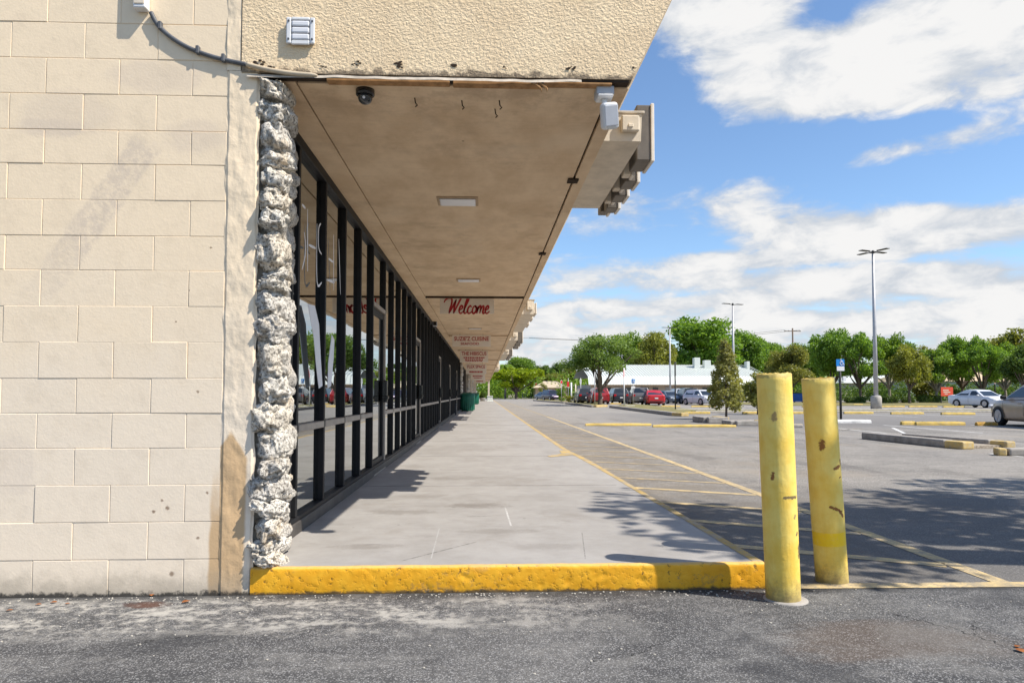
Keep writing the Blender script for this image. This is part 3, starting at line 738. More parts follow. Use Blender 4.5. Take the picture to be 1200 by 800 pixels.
# broken render lumps hanging at the fascia's lower edge
ch = MB()
for (u, v, s) in [(312, 76, 9), (302, 74, 8), (320, 80, 6), (378, 76, 7), (415, 77, 6), (422, 73, 5), (468, 75, 7), (472, 78, 6), (530, 78, 6), (591, 79, 4), (665, 82, 6), (672, 80, 5), (744, 80, 4)]:
    p = yp(u, v, WY-.012)
    for q in range(4):
        c = p+Vector((rnd.uniform(-1, 1)*s/207*.8, -.001-rnd.random()*.004, rnd.uniform(-.8, .6)*s/207*.6)); r = s/207*rnd.uniform(.14, .34)
        ss = bmesh.ops.create_icosphere(ch.bm, subdivisions=2, radius=r)
        for vv in ss['verts']: vv.co = Vector((vv.co.x*1.2, vv.co.y*.12, vv.co.z*.6))*(1+.9*mnoise.noise(vv.co*60+c*9))+c
tag(ch.build('broken_render', 'groove_dark', B, True), kind='stuff')
# --- soffit: panels with open joints, a trim board by the shopfront and one along the fascia
bounds_y = [WY+.06, 12.6, 21.0, 28.2, 36, 42, 51, 60, 72, 86, YEND]
sof = MB().box(-1.38, .853, WY+.06, YEND, SZ+.03, SZ+.05).build('soffit', 'groove_dark', B, True)
for a, b in zip(bounds_y, bounds_y[1:]):
    MB().box(-1.085, .743, a+.012, b-.012, SZ, SZ+.026, .003).build('soffit_panel', 'soffit_paint', sof)
    MB().box(-1.38, -1.095, a+.001, b-.001, SZ+.001, SZ+.026, .003).build('soffit_board', 'soffit_paint', sof)
MB().box(.759, .850, WY+.06, YEND, SZ-.004, SZ+.026, .003).build('soffit_edge_board', 'soffit_paint', sof)
MB().box(-1.08, .738, 12.585, 12.615, SZ-.035, SZ-.0005, .003).build('soffit_joint', 'groove_dark', sof)
for y in bounds_y[2:-1]: MB().box(-1.08, .738, y-.012, y+.012, SZ-.03, SZ-.0005, .003).build('soffit_joint', 'trim_tan', sof)
for y in (5.6, 8.6): MB().box(.70, .79, y, y+.1, SZ-.02, SZ-.005, .004).build('soffit_bracket', 'groove_dark', sof)
# loose hooks and flakes on the soffit
hk = MB()
for (u, v) in [(541, 118), (580, 128), (585, 118), (486, 115)]:
    p = CAM+ray(u, v)*((SZ-CAM.z)/ray(u, v).z)
    hk.tube([(p.x, p.y, SZ+.002), (p.x+.004, p.y, SZ-.03), (p.x+.016, p.y, SZ-.045), (p.x+.004, p.y, SZ-.055)], .004, 5)
hk.build('wire_hook', 'groove_dark', sof)
# --- shopfront
STOR = MB().box(-1.46, -1.27, 4.60, 38.6, WZ, WZ+.085, .006).build('shopfront', 'sill_metal', B, True)
MB().box(GX-.03, FX+.004, 4.60, 38.5, 2.83, SZ+.02, .004).build('head_frame', 'dark_bronze', STOR)
MB().box(-1.44, -1.28, 4.62, 38.5, WZ+.086, WZ+.115, .004).build('sill_frame', 'dark_bronze', STOR)
ys, y = [], 4.78
doors = [8.05, 13.2, 19.6, 26.0, 32.4]
segs = []
while y < 38.4:
    hit = [d for d in doors if y-.05 <= d < y+.79]
    ys.append(y)
    nx = y+(.98 if hit else .80)
    segs.append((y, min(nx, 38.5), bool(hit))); y = nx
mul = MB().box(GX-.02, FX, -.024, .024, WZ+.116, 2.829, .004).mesh('mullion'); mul.materials.append(MATS['dark_bronze'])
for y in [4.62]+ys:
    o = link('mullion', mul, STOR); o.location = (0, y, 0)
RZ = .865
def pane(y0, y1, z0, z1, parent):
    MB().box(GX-.004, GX+.002, y0, y1, z0, z1).build('pane', 'storefront_glass', parent)
def door(y0, y1):
    d = MB().box(GX-.012, FX-.02, y0+.03, y0+.075, WZ+.03, 2.13, .004).box(GX-.012, FX-.02, y1-.075, y1-.03, WZ+.03, 2.13, .004).box(GX-.012, FX-.02, y0+.076, y1-.076, 2.06, 2.13, .003).box(GX-.012, FX-.02, y0+.076, y1-.076, WZ+.03, WZ+.17, .003).build('door', 'dark_bronze', B, True)
    pane(y0+.077, y1-.077, WZ+.171, 2.059, d)
    MB().box(FX-.02, FX+.045, y1-.13, y1-.06, 1.0, 1.28, .012, 2).box(FX-.02, FX+.06, y1-.15, y1-.05, 1.04, 1.08, .008).build('handle', 'black_plastic', d)
    MB().box(GX, FX+.004, y0+.028, y1-.028, 2.14, 2.19, .003).box(GX, FX+.004, y1-.029, y1+.012, WZ+.03, 2.138, .003).build('door_jamb', 'dusty_aluminium', d)
    MB().box(GX-.01, FX+.02, y0+.03, y1-.03, WZ+.002, WZ+.022, .003).build('threshold', 'dusty_aluminium', d)
for y0, y1, isd in segs+[(4.647, 4.753, False)]:
    a, b = y0+.028, y1-.028
    if y0 == 4.647: a, b = y0, y1
    if isd:
        door(y0, y1); pane(a, b, 2.2, 2.828, STOR)
    else:
        pane(a, b, WZ+.117, RZ-.027, STOR); pane(a, b, RZ+.027, 2.828, STOR)
        MB().box(GX+.003, FX+.006, a, b, RZ-.026, RZ+.026, .004).build('rail', 'dusty_aluminium', STOR)
# dim shop floors behind the glass
MB().box(-9, -1.50, WY+.3, 38.5, WZ-.03, WZ-.01).build('shop_floor', 'interior_dark', B, True)
MB().box(-6.2, -6.0, WY+.3, 100, 0, 3.2).build('shop_back_wall', 'interior_dark', B, True)
MB().box(-6.0, -1.39, WY+.3, 100, SZ+.06, SZ+.1).build('shop_ceiling', 'interior_dark', B, True)
ip = MB()
for yy in (4.3, 13.1, 25.9, 38.6, 56, 78, 100): ip.box(-5.99, -1.47, yy, yy+.1, WZ, SZ+.05)
ip.build('shop_partition', 'interior_dark', B, True)
# --- farther shops: stone piers, recessed dark fronts, plain posts
for (y0, y1, x1) in [(38.7, 39.7, -1.27), (56, 56.8, -1.22), (71, 71.8, -1.2)]:
    p = MB().box(-1.55, x1-.08, y0+.06, y1-.05, WZ, SZ+.02).build('stone_pier', 'concrete_pale', B, True); zz = WZ; kk = 0
    while zz < SZ-.05:
        h = rnd.uniform(.18, .28)
        for yy in ((y0+.1, y0+.5, y1-.15) if y0 < 40 else (y0+.2, y1-.2)):
            o = link('stone', rock_mesh(100+kk+y0, .15, .22, h*.55, 2), p); o.location = (x1-.08+rnd.uniform(-.02, .02), yy, zz+h/2); kk += 1
        zz += h
for (y0, y1) in [(39.75, 55.9), (56.9, 70.9), (71.9, 100)]:
    sf = MB().box(-2.0, -1.92, y0, y1, WZ, WZ+.25).box(-2.0, -1.90, y0, y1, 2.45, SZ+.03).build('shopfront', 'dark_bronze', B, True)
    yy = y0
    while yy < y1-1:
        MB().box(-1.99, -1.985, yy+.04, yy+1.56, WZ+.251, 2.449).build('pane', 'storefront_glass', sf)
        MB().box(-2.0, -1.92, yy-.04, yy+.039, WZ+.251, 2.449).build('mullion', 'dark_bronze', sf); yy += 1.6
for yy in (62, 66, 78, 84, 90, 96, 102.6): MB().box(-1.25, -1.12, yy, yy+.15, WZ, SZ-.001, .01).build('post', 'raceway_paint', B, True)
for yy in (88, 102.6): MB().box(.60, .74, yy, yy+.16, WZ, SZ-.001, .01).build('post', 'raceway_paint', B, True)
MB().box(-9, -1.3, 102.8, 103, 0, 4.1).build('far_end_wall', 'raceway_paint', B, True)

# ------------------------------------------------------------------ shop signs on the long fascia, seen from their end
def fascia_sign(y0, y1, zb, rh, label, letters, seed):
    r = random.Random(seed)
    x0 = fx(zb)+.01; x1 = fx(zb)+.30
    t = thing('shop_sign', label, 'sign', (x0, y0, zb), 0, 'shop signs along the fascia')
    MB().poly([(fx(zb), y0, zb), (x1, y0, zb), (x1+.01, y0, zb+rh), (fx(zb+rh), y0, zb+rh)], (0, y1-y0, 0)).build('raceway', 'raceway_paint', t, True)
    MB().box(x0+.0, x1+.03, y0-.012, y1+.012, zb+rh+.001, zb+rh+.022, .004).build('raceway_lid', 'flashing', t, True)
    MB().box(x1-.16, x1-.02, y0-.05, y0-.001, zb+rh*.30, zb+rh-.03, .008).box(x1-.11, x1-.07, y0-.058, y0-.05, zb+rh*.42, zb+rh*.55, .004).build('switch_box', 'raceway_paint', t, True)
    for i_, (a, b, lz, hz, off, dp) in enumerate(letters):
        xa_ = x1+.006+off; ya, yb = y0+(y1-y0)*a, y0+(y1-y0)*b
        l = MB().box(xa_, xa_+dp, ya, yb, zb+lz, zb+lz+hz, .006).build('letter', 'letter_bronze' if dp > .08 else 'raceway_paint', t, True)
        MB().box(xa_+dp+.001, xa_+dp+.03, ya-.012, yb+.012, zb+lz-.012, zb+lz+hz+.012, .005).build('letter_face', 'letter_face', l)
LET = [(.22, .38, .0, .48, .06, .12), (.40, .46, -.01, .36, .02, .07), (.47, .60, -.03, .42, .06, .11), (.63, .69, .0, .40, .02, .07), (.70, .83, -.03, .42, .06, .11), (.86, .91, .0, .40, .02, .07), (.93, 1.04, -.03, .42, .06, .11), (1.06, 1.15, .0, .42, .03, .09)]  # shallow letters take a pale colour standing in for sunlit letter sides
fascia_sign(5.28, 7.24, 3.1, .22, 'nearest shop sign, cream box with deep bronze letters, above the near corner of the walkway', LET, 1)
fascia_sign(16.6, 21.5, 3.05, .34, 'second shop sign along the fascia, a bright cream box beside the hanging Welcome board', [(.05, .2, .05, .25, -.0, .06), (.3, .45, .05, .25, 0, .06), (.6, .8, .05, .25, 0, .06)], 2)
fascia_sign(23.5, 28.5, 2.95, .42, 'third shop sign along the fascia with tall dark letters on its face', [(.02, .2, -.05, .62, 0, .16), (.3, .5, -.05, .5, 0, .16), (.6, .8, -.05, .5, 0, .16)], 3)
fascia_sign(31, 37, 2.9, .40, 'fourth shop sign along the fascia, tan box with dark letters', [(.02, .2, -.05, .5, 0, .14), (.3, .5, -.05, .5, 0, .14), (.6, .8, -.05, .5, 0, .14)], 4)
fascia_sign(52, 58, 2.95, .50, 'farthest shop sign along the fascia, plain pale box over the lime green tree', [(.1, .9, .05, .3, 0, .03)], 5)

# ------------------------------------------------------------------ boards hanging under the canopy
WEL = [[(-.38, .70), (-.30, .88), (-.05, 1.0), (.16, .93), (.18, .6), (.08, .25), (.06, .0)], [(.06, .0), (.28, .42), (.5, .9)], [(.5, .92), (.42, .45), (.40, .0)], [(.40, .0), (.62, .5), (.86, 1.02), (.96, 1.0)],
       [(.80, .22), (.97, .30), (1.02, .44), (.93, .50), (.82, .36), (.80, .14), (.92, .0), (1.10, .12)], [(1.10, .12), (1.32, .62), (1.43, .98), (1.33, 1.02), (1.20, .55), (1.16, .12), (1.25, .0), (1.40, .12)],
       [(1.68, .40), (1.60, .50), (1.46, .38), (1.42, .14), (1.54, .0), (1.74, .12)], [(1.97, .49), (1.83, .42), (1.77, .14), (1.88, .0), (2.02, .12), (2.06, .36), (1.96, .50), (2.0, .4), (2.18, .36)],
       [(2.2, .48), (2.15, .25), (2.12, .0)], [(2.13, .15), (2.28, .47), (2.38, .44), (2.34, .0)], [(2.35, .15), (2.5, .47), (2.6, .44), (2.56, .10), (2.63, .0), (2.74, .12)],
       [(2.74, .22), (2.91, .30), (2.96, .44), (2.87, .50), (2.76, .36), (2.74, .14), (2.86, .0), (3.06, .16)]]
def hanging_board(y, u0, u1, v0, v1, label, lines, welcome=False):
    a, b = yp(u0, v0, y), yp(u1, v1, y); x0, x1, z1, z0 = a.x, b.x, a.z, b.z
    xc, zc = (x0+x1)/2, (z0+z1)/2
    t = thing('hanging_sign', label, 'sign', (xc, y, z0), 0, 'shop name boards hung under the canopy')
    MB().box(x0, x1, y, y+.02, z0, z1, .003).build('board', 'sign_board', t, True)
    hg = MB()
    for x in (x0+.2*(x1-x0), x1-.2*(x1-x0)): hg.tube([(x, y+.01, z1-.005), (x, y+.01, SZ+.004)], .006, 6)
    hg.build('hanger', 'groove_dark', t, True)
    if welcome:
        m = MB(); s = (x1-x0)*.86/3.46
        for q in WEL: ribbon(m, smooth_path([(p[0]+.12*p[1], p[1], 0) for p in q], 5), .135, lambda px, pz, d: Vector((x0+(x1-x0)*.5+(px-1.40)*s, y-.0035, zc+(pz-.5)*s*1.15)), 0)
        m.build('lettering', 'sign_red', t, True)
    for (txt, size, dx, dz, wmax) in lines:
        if txt is None:              # a line of print too small to read: a row of short flat dashes
            m = MB(); q = xc+dx-wmax*(x1-x0)/2; rr = random.Random(int(y*10+dz*100))
            while q < xc+dx+wmax*(x1-x0)/2-.02:
                w = rr.uniform(.04, .10); m.box(q, min(q+w, xc+dx+wmax*(x1-x0)/2), y-.004, y-.001, zc+dz-size/2, zc+dz+size/2); q += w+.02
            tag(m.build('print', 'sign_red', t, True), kind='stuff'); continue
        me = text_mesh(txt, size, .002, 0, size*.018); xs = [v.co.x for v in me.vertices]; w = max(xs)-min(xs)
        o = link('lettering', me, t, 'sign_red'); k = wmax*(x1-x0)/w
        me.transform(Matrix.Diagonal((k, 1, 1, 1))); me.transform(Matrix.Rotation(math.pi/2, 4, 'X'))
        o.matrix_parent_inverse = Matrix.Translation(-Vector(t.location)); o.location = (xc+dx, y-.003, zc+dz)
hanging_board(12.9, 515.5, 579, 349, 367.5, 'board under the canopy reading Welcome in dark red script', [], True)
hanging_board(20.6, 530, 575, 392.5, 406, "board under the canopy reading SUZIE'Z CUISINE in dark red capitals", [("SUZIE'Z CUISINE", .17, 0, .055, .90), ("SEAFOOD", .10, -.05, -.09, .48)])
hanging_board(27.8, 539, 572, 410.5, 424.5, 'board under the canopy reading THE HIBISCUS with small lines beneath', [("THE HIBISCUS", .20, 0, .11, .88), (None, .055, 0, -.05, .74), (None, .045, 0, -.13, .64), (None, .035, 0, -.19, .6)])
hanging_board(38, 546, 570, 426, 438, 'board under the canopy reading FLEX SPACE above a smaller line', [("FLEX SPACE", .24, 0, .11, .86), (None, .09, 0, -.17, .66)])
hanging_board(52, 551.5, 568.5, 438, 445, 'pale board with faint red lines behind the FLEX SPACE board', [(None, .09, 0, .06, .7), (None, .06, 0, -.08, .55)])
hanging_board(70, 555.5, 569, 444, 449, 'farthest small pinkish board at the end of the canopy', [(None, .10, 0, 0, .6)])

# ------------------------------------------------------------------ lights and cameras on the building
for i, (y, lab) in enumerate([(6.32, 'flush ceiling light in the canopy nearest the end wall'), (10.75, 'flush ceiling light just in front of the Welcome board'), (18.8, "flush ceiling light between the Welcome and SUZIE'Z boards"), (24.6, "flush ceiling light just behind the SUZIE'Z CUISINE board")]):
    t = thing('ceiling_light', lab, 'light', (-.245, y, SZ), 0, 'flush lights in the canopy soffit')
    MB().box(-.19, .19, -.14, .14, -.012, .003, .005).build('frame', 'trim_tan', t)
    MB().box(-.165, .165, -.11, .11, -.022, -.0125, .006).build('diffuser', 'lens_white', t)
def wall_vent():
    p = yp(353.5, 38.5, WY-.013); t = thing('bulkhead_light', 'white square bulkhead light with slatted guard on the stucco above the corner', 'light', p)
    w, h = .074, .072
    MB().box(-w, w, -.016, .002, -h, h, .008, 3).build('body', 'grey_plastic', t)
    f = MB().box(-w-.006, -w+.022, -.028, -.0165, -h-.004, h+.004, .006, 2).box(w-.022, w+.006, -.028, -.0165, -h-.004, h+.004, .006, 2).box(-w+.0225, w-.0225, -.028, -.0165, h-.014, h+.006, .005).box(-w+.0225, w-.0225, -.028, -.0165, -h-.010, -h+.016, .005)
    f.build('guard', 'white_plastic', t)
    for z0, z1 in ((-.055, -.020), (-.016, .018), (.022, .055)): MB().box(-w+.024, w-.024, -.030, -.0175, z0, z1, .008, 2).build('slat', 'lens_white', t)
    for sx in (-1, 1):
        for sz in (-1, 1): MB().lathe([(.006, 0), (.006, .004)], 8).build('screw', 'conduit_grey', t).matrix_local = Matrix.Translation((sx*(w-.008), -.0285, sz*(h-.02))) @ Matrix.Rotation(math.pi/2, 4, 'X')
wall_vent()
p = CAM+ray(428, 106)*((SZ-CAM.z)/ray(428, 106).z)
t = thing('dome_camera', 'black dome security camera on the soffit near the stone pier', 'camera', (p.x, p.y, SZ))
MB().lathe([(.055, 0), (.055, -.028), (.050, -.034)], 28).build('base', 'black_plastic', t)
MB().lathe([(.044, -.032), (.043, -.05), (.036, -.068), (.022, -.080), (.004, -.085)], 28).build('dome', 'car_glass', t)
MB().tube([(0, -.036, -.055), (0, -.047, -.062)], .008, 10).build('lens', 'lens_white', t)
# white floodlight on the outer corner
p = yp(708, 94, WY+.06); t = thing('sensor_floodlight', 'white floodlight on a grey box at the outer corner of the canopy', 'light', (p.x, p.y, SZ-.003))
MB().box(-.052, .052, -.045, .06, -.052, .0, .008, 2).build('junction_box', 'grey_plastic', t)
MB().box(-.046, .046, -.055, .05, -.066, -.053, .006).build('cover', 'white_plastic', t)
MB().tube([(0, 0, -.066), (0, -.005, -.085), (.004, -.012, -.110)], [.020, .015, .018], 12).build('swivel', 'white_plastic', t)
hd = MB().box(-.048, .048, -.04, .045, -.075, .075, .022, 3)
h_ = hd.build('head', 'white_plastic', t); h_.location = (.026, -.02, -.172); h_.rotation_euler = (.35, -.16, .1)
ln = MB().box(-.040, .040, -.047, -.041, -.055, .06, .004).build('lens', 'lens_white', h_)
# small boxes by the shopfront head
for (u, v, lab) in [(510, 379, 'small dark loudspeaker on the shopfront head beside the Welcome board'), (525, 397, "small dark loudspeaker on the shopfront head beside the SUZIE'Z board")]:
    p = xp(u, v, -1.22); t = thing('loudspeaker', lab, 'speaker', p, 0, 'small speakers at the shopfront head')
    MB().box(-.06, .05, -.06, .06, -.07, .07, .012).build('body', 'grey_plastic', t); MB().box(-.045, .04, -.064, -.061, -.055, .055, .002).build('grille', 'black_plastic', t)
    MB().box(-.12, -.061, -.02, .02, -.02, .02, .003).box(-.02, .02, -.02, .02, .0705, SZ-p.z+.002, .003).build('bracket', 'groove_dark', t)
# service box and conduit on the end wall
a, b = yp(162, 0, WY), yp(176, 15.5, WY)
t = thing('service_box', 'white service box at the top of the block wall', 'electrical box', ((a.x+b.x)/2, WY, b.z))
MB().box(a.x, b.x, WY-.058, WY-.003, b.z, 3.75, .006, 2).build('body', 'white_plastic', t, True)
MB().box(a.x+.006, b.x-.006, WY-.062, WY-.0585, b.z+.02, 3.70, .003).build('cover', 'raceway_paint', t, True)
path = [(177, 15), (184, 28), (197, 41), (215, 53), (234, 61.5), (258, 69), (290, 76)]
pts = smooth_path([yp(u, v, WY-.0165) for u, v in path], 6)
t = thing('conduit', 'dark grey flexible conduit curving down the block wall to the canopy corner', 'conduit', pts[0])
MB().tube(pts, .0125, 10).build('pipe', 'conduit_grey', t, True)
for (u, v) in [(188, 32), (232, 60.5), (262, 70)]:
    q = yp(u, v, WY-.0165); MB().box(q.x-.010, q.x+.010, WY-.032, WY-.0035, q.z-.017, q.z+.03, .004).build('strap', 'conduit_grey', t, True)
pts2 = smooth_path([yp(u, v, WY-.028) for u, v in [(289, 75.5), (315, 82), (345, 86.5), (372, 88.5)]], 6)
MB().tube(pts2, [.013]*(len(pts2)-3)+[.012, .009, .004], 10).build('painted_end', 'conduit_beige', t, True)

# ------------------------------------------------------------------ things in and on the near windows
def flag(label, pts, x):
    m = MB(); q = [xp(u, v, x) for u, v in pts]; m.poly([tuple(p) for p in q], (-.004, 0, 0)); o = m.build('window_drape', 'white_film')
    return tag(o, label, 'drape', 'white drapes hanging over the near windows')
flag('wide white drape tapering to a point over the first tall window', [(361, 356), (369, 358), (374, 380), (376, 420), (378, 452), (374, 455), (371, 430), (368, 395)], FX+.012)
flag('narrow white drape tapering upward over the second tall window', [(389, 392), (392, 398), (391, 420), (388, 452), (384, 455), (385, 425)], FX+.012)
def strokes():
    m = MB(); x = FX+.006
    for q in [[(356.5, 272), (358, 285), (357.5, 300), (354, 316)], [(360.5, 245), (360.5, 318)], [(362, 287), (370, 291)], [(354, 240), (358, 244)],
              [(371.5, 262), (371.5, 330), (377, 331)], [(376, 262), (373.5, 268), (373.5, 290), (377, 298)], [(391, 275), (391, 340)], [(385, 303), (390.5, 307)], [(384, 328), (392, 331)], [(397, 280), (399, 345)]]:
        pts = [xp(u, v, x) for u, v in q]; ribbon(m, smooth_path([(p.y, p.z, 0) for p in pts], 4), .022, lambda a, b, d: Vector((x, a, b)), 0)
    tag(m.build('window_lettering', 'white_film'), 'thin white outline lettering high on the first two shop windows', 'lettering')
strokes()
# ------------------------------------------------------------------ bollards
def bollard(base, lean, mat, label, h=1.21, r=.092):
    t = thing('bollard', label, 'bollard', base, 0, 'yellow bollards at the kerb corner')
    bm = bmesh.new(); seg, ns = 40, 36; rings = []
    for j in range(ns+1):
        z = -.02+(h+.02)*j/ns
        rr = r*(1+.012*mnoise.noise(Vector((0, z*3, base.x))))
        ring = []
        for k in range(seg):
            a = 2*math.pi*k/seg; q = rr*(1+.010*mnoise.noise(Vector((math.cos(a)*2.2, math.sin(a)*2.2, z*6+base.x*5))))
            zz = z+(.006*mnoise.noise(Vector((math.cos(a)*3, math.sin(a)*3, base.y))) if j == ns else 0)
            ring.append(bm.verts.new((q*math.cos(a), q*math.sin(a), zz)))
        rings.append(ring)
    for r0, r1 in zip(rings, rings[1:]):
        for k in range(seg): bm.faces.new((r0[k], r0[(k+1) % seg], r1[(k+1) % seg], r1[k])).smooth = True
    # concrete fill, a little hollow and ragged at the rim
    prev = rings[-1]
    for rad, zz in ((.90, .004), (.86, -.010), (.4, -.004), (.02, .0)):
        ring = [bm.verts.new((r*rad*math.cos(2*math.pi*k/seg), r*rad*math.sin(2*math.pi*k/seg), h+zz+.008*mnoise.noise(Vector((k*.9, rad*9, base.x))))) for k in range(seg)]
        for k in range(seg): bm.faces.new((prev[k], prev[(k+1) % seg], ring[(k+1) % seg], ring[k]))
        prev = ring
    bm.faces.new(prev)
    me = bpy.data.meshes.new('post'); bm.to_mesh(me); bm.free()
    o = link('post', me, t, mat); o.rotation_euler = (lean[1], lean[0], 0)
    return t
b1 = bollard(gp(918, 702), (-.036, .02), 'bollard_faded', 'nearer faded yellow bollard with dark scuffs, in front of the kerb corner', 1.215, .090)
bm_ = MB().lathe([(.118, -.01), (.114, .004), (.106, .008), (.092, .010)], 28); o = bm_.build('collar', 'concrete_grey', b1); o.location = (.012, 0, 0)
b2 = bollard(gp(975, 680), (-.068, .03), 'bollard_bright', 'farther brighter yellow bollard with rust streaks and a bright yellow band, leaning left', 1.20, .091)

# ------------------------------------------------------------------ dry leaves on the asphalt
def dry_leaf(u, v, s, label):
    p = gp(u, v, .004); bm = bmesh.new(); a0 = rnd.random()*6
    n = 7; top = []
    for i in range(n):
        t_ = i/(n-1); w = math.sin(math.pi*t_)**.8*.36+.01
        top.append((bm.verts.new(((t_-.5), w, .10*math.sin(t_*3)+.05)), bm.verts.new(((t_-.5), 0, .04+.12*math.sin(t_*3))), bm.verts.new(((t_-.5), -w, .12*math.sin(t_*3)+.06))))
    for q0, q1 in zip(top, top[1:]):
        bm.faces.new((q0[0], q0[1], q1[1], q1[0])); bm.faces.new((q0[1], q0[2], q1[2], q1[1]))
    bmesh.ops.transform(bm, matrix=Matrix.Rotation(a0, 4, 'Z') @ Matrix.Scale(s, 4), verts=bm.verts)
    me = bpy.data.meshes.new('dry_leaf'); bm.to_mesh(me); bm.free(); o = link('dry_leaf', me, None, 'dry_leaf'); o.location = p
    tag(o, label, 'leaf', 'fallen leaves on the asphalt')
for u, v, s, l in [(167, 695, .05, 'brown dry leaf lying against the foot of the block wall'), (178, 697, .035, 'small pale dry leaf just right of the brown one at the wall foot'), (63, 705.5, .034, 'orange dry leaf on the asphalt near the left end of the wall'),
                   (79, 707, .024, 'tiny orange dry leaf beside the orange one below the wall'), (11, 715, .034, 'orange dry leaf on the asphalt at the far left'), (45, 708, .03, 'tan dry leaf between the two orange leaves below the wall'),
                   (218, 705, .045, 'curled yellowish leaf on the asphalt below the tan pilaster'), (1195, 762, .045, 'orange leaf lying alone on the asphalt at the far right edge'), (1192, 757, .03, 'small orange leaf touching the lone one at the far right edge')]:
    dry_leaf(u, v, s, l)

# grit gathered along the foot of the wall and kerb
gr = MB(); rg = random.Random(12)
for i in range(420):
    q = rg.random(); x = rg.uniform(-2.8, 1.75) if q < .8 else rg.uniform(-2.8, 3.5); y = 3.84-abs(rg.gauss(0, .05)) if q < .6 else 3.84-abs(rg.gauss(0, .5))
    if PX0-.1 < x < PX1 + .05: y -= .01
    r_ = rg.uniform(.002, .006)
    bmesh.ops.create_icosphere(gr.bm, subdivisions=1, radius=r_, matrix=Matrix.Translation((x, y, r_*.5)) @ Matrix.Diagonal((1.2, 1, .8, 1)))
tag(gr.build('grit', 'concrete_pale'), kind='stuff')
# ------------------------------------------------------------------ wheel stops, kerbed islands
def wheel_stop(u0, u1, v, mat, label, h=.13):
    a, b = gp(u0, v), gp(u1, v); L = (b-a).length; c = (a+b)/2
    t = thing('wheel_stop', label, 'wheel stop', c, math.atan2(b.y-a.y, b.x-a.x), 'wheel stops across the car park')
    m = MB(); bm = m.bm; pr = [(-.09, 0), (.09, 0), (.085, h*.55), (.055, h), (-.055, h), (-.085, h*.55)]
    n = 8; rings = []
    for i in range(n+1):
        x = -L/2+L*i/n; k = .86 if i in (0, n) else 1
        rings.append([bm.verts.new((x, y*k+.004*rnd.uniform(-1, 1), max(0, z*k+.003*rnd.uniform(-1, 1)) if z else 0)) for y, z in pr])
    for r0, r1 in zip(rings, rings[1:]):
        for k in range(6): bm.faces.new((r0[k], r0[(k+1) % 6], r1[(k+1) % 6], r1[k]))
    bm.faces.new(rings[0][::-1]); bm.faces.new(rings[-1])
    m.build('bar', mat, t)
    for x in (-L*.36, L*.36): MB().lathe([(.018, h-.004), (.018, h+.008)], 8, (x, 0, 0)).build('pin', 'conduit_grey', t)
Y_, O_, W_ = 'stop_yellow', 'stop_orange', 'stop_white'
for u0, u1, v, k, l in [
    (979, 1020, 495.5, W_, 'bright white wheel stop at the foot of the accessible parking sign'),
    (1056, 1072, 497.5, Y_, 'short broken yellow wheel stop piece butted against a longer one'),
    (1073, 1130, 498, Y_, 'long yellow wheel stop in the near row, in front of the white sedan'),
    (1144, 1168, 498.5, O_, 'orange wheel stop touching the front wheel of the tan car'),
    (686, 763, 498.6, Y_, 'low yellow bar across the lane nearest the fire lane line'),
    (765, 862, 500.2, Y_, 'low yellow bar across the lane in front of the cone shaped tree'),
    (802, 832, 484.8, Y_, 'pale yellow wheel stop between the yellow island nose and the cone shaped tree'),
    (870, 890, 484.8, Y_, 'yellow wheel stop just left of the nearer bollard'),
    (928, 945, 484.8, Y_, 'pale wheel stop seen between the two bollards'),
    (989, 1023, 484.8, Y_, 'pale yellow wheel stop left of the tall lamp post'),
    (1044, 1082, 485.2, Y_, 'yellow wheel stop in the middle row, right of the tall lamp post'),
    (1103, 1142, 485.8, Y_, 'yellow wheel stop in the middle row, below the white sedan'),
    (1000, 1011, 474.6, Y_, 'yellow wheel stop in the far row, left of the lamp post base'),
    (1033, 1060, 477, Y_, 'worn yellow wheel stop in the far row, right of the lamp post base'),
    (1065, 1098, 477, Y_, 'yellow wheel stop in the far row below the red board'),
    (1105, 1130, 477.4, Y_, 'chipped yellow wheel stop in the far row beside the white sedan'),
    (940, 966, 477, Y_, 'yellow wheel stop in the far row between the bollards and the blue sign'),
    (775, 797, 476.6, Y_, 'yellow wheel stop below the red sedan'),
    (810, 838, 476.8, Y_, 'yellow wheel stop below the white hatchback'),
    (733, 744, 476.5, W_, 'white wheel stop below the grey car with red lights'),
    (715, 728, 473.5, Y_, 'yellow wheel stop behind the charcoal car by the oak')]:
    wheel_stop(u0, u1, v, k, l, .085 if 'across the lane' in l else .13)
def kerb_piece(parent, a, b, wd, h, mat='concrete_grey', name='kerb_stone'):
    a, b = Vector((a[0], a[1], 0)), Vector((b[0], b[1], 0)); L = (b-a).length; ang = math.atan2(b.y-a.y, b.x-a.x)
    m = MB().box(0, L, -wd/2, wd/2, -.01, h, .03, 2, Matrix.Translation((a+b)/2-(b-a)/2) @ Matrix.Rotation(ang, 4, 'Z'))
    return m.build(name, mat, parent, True)
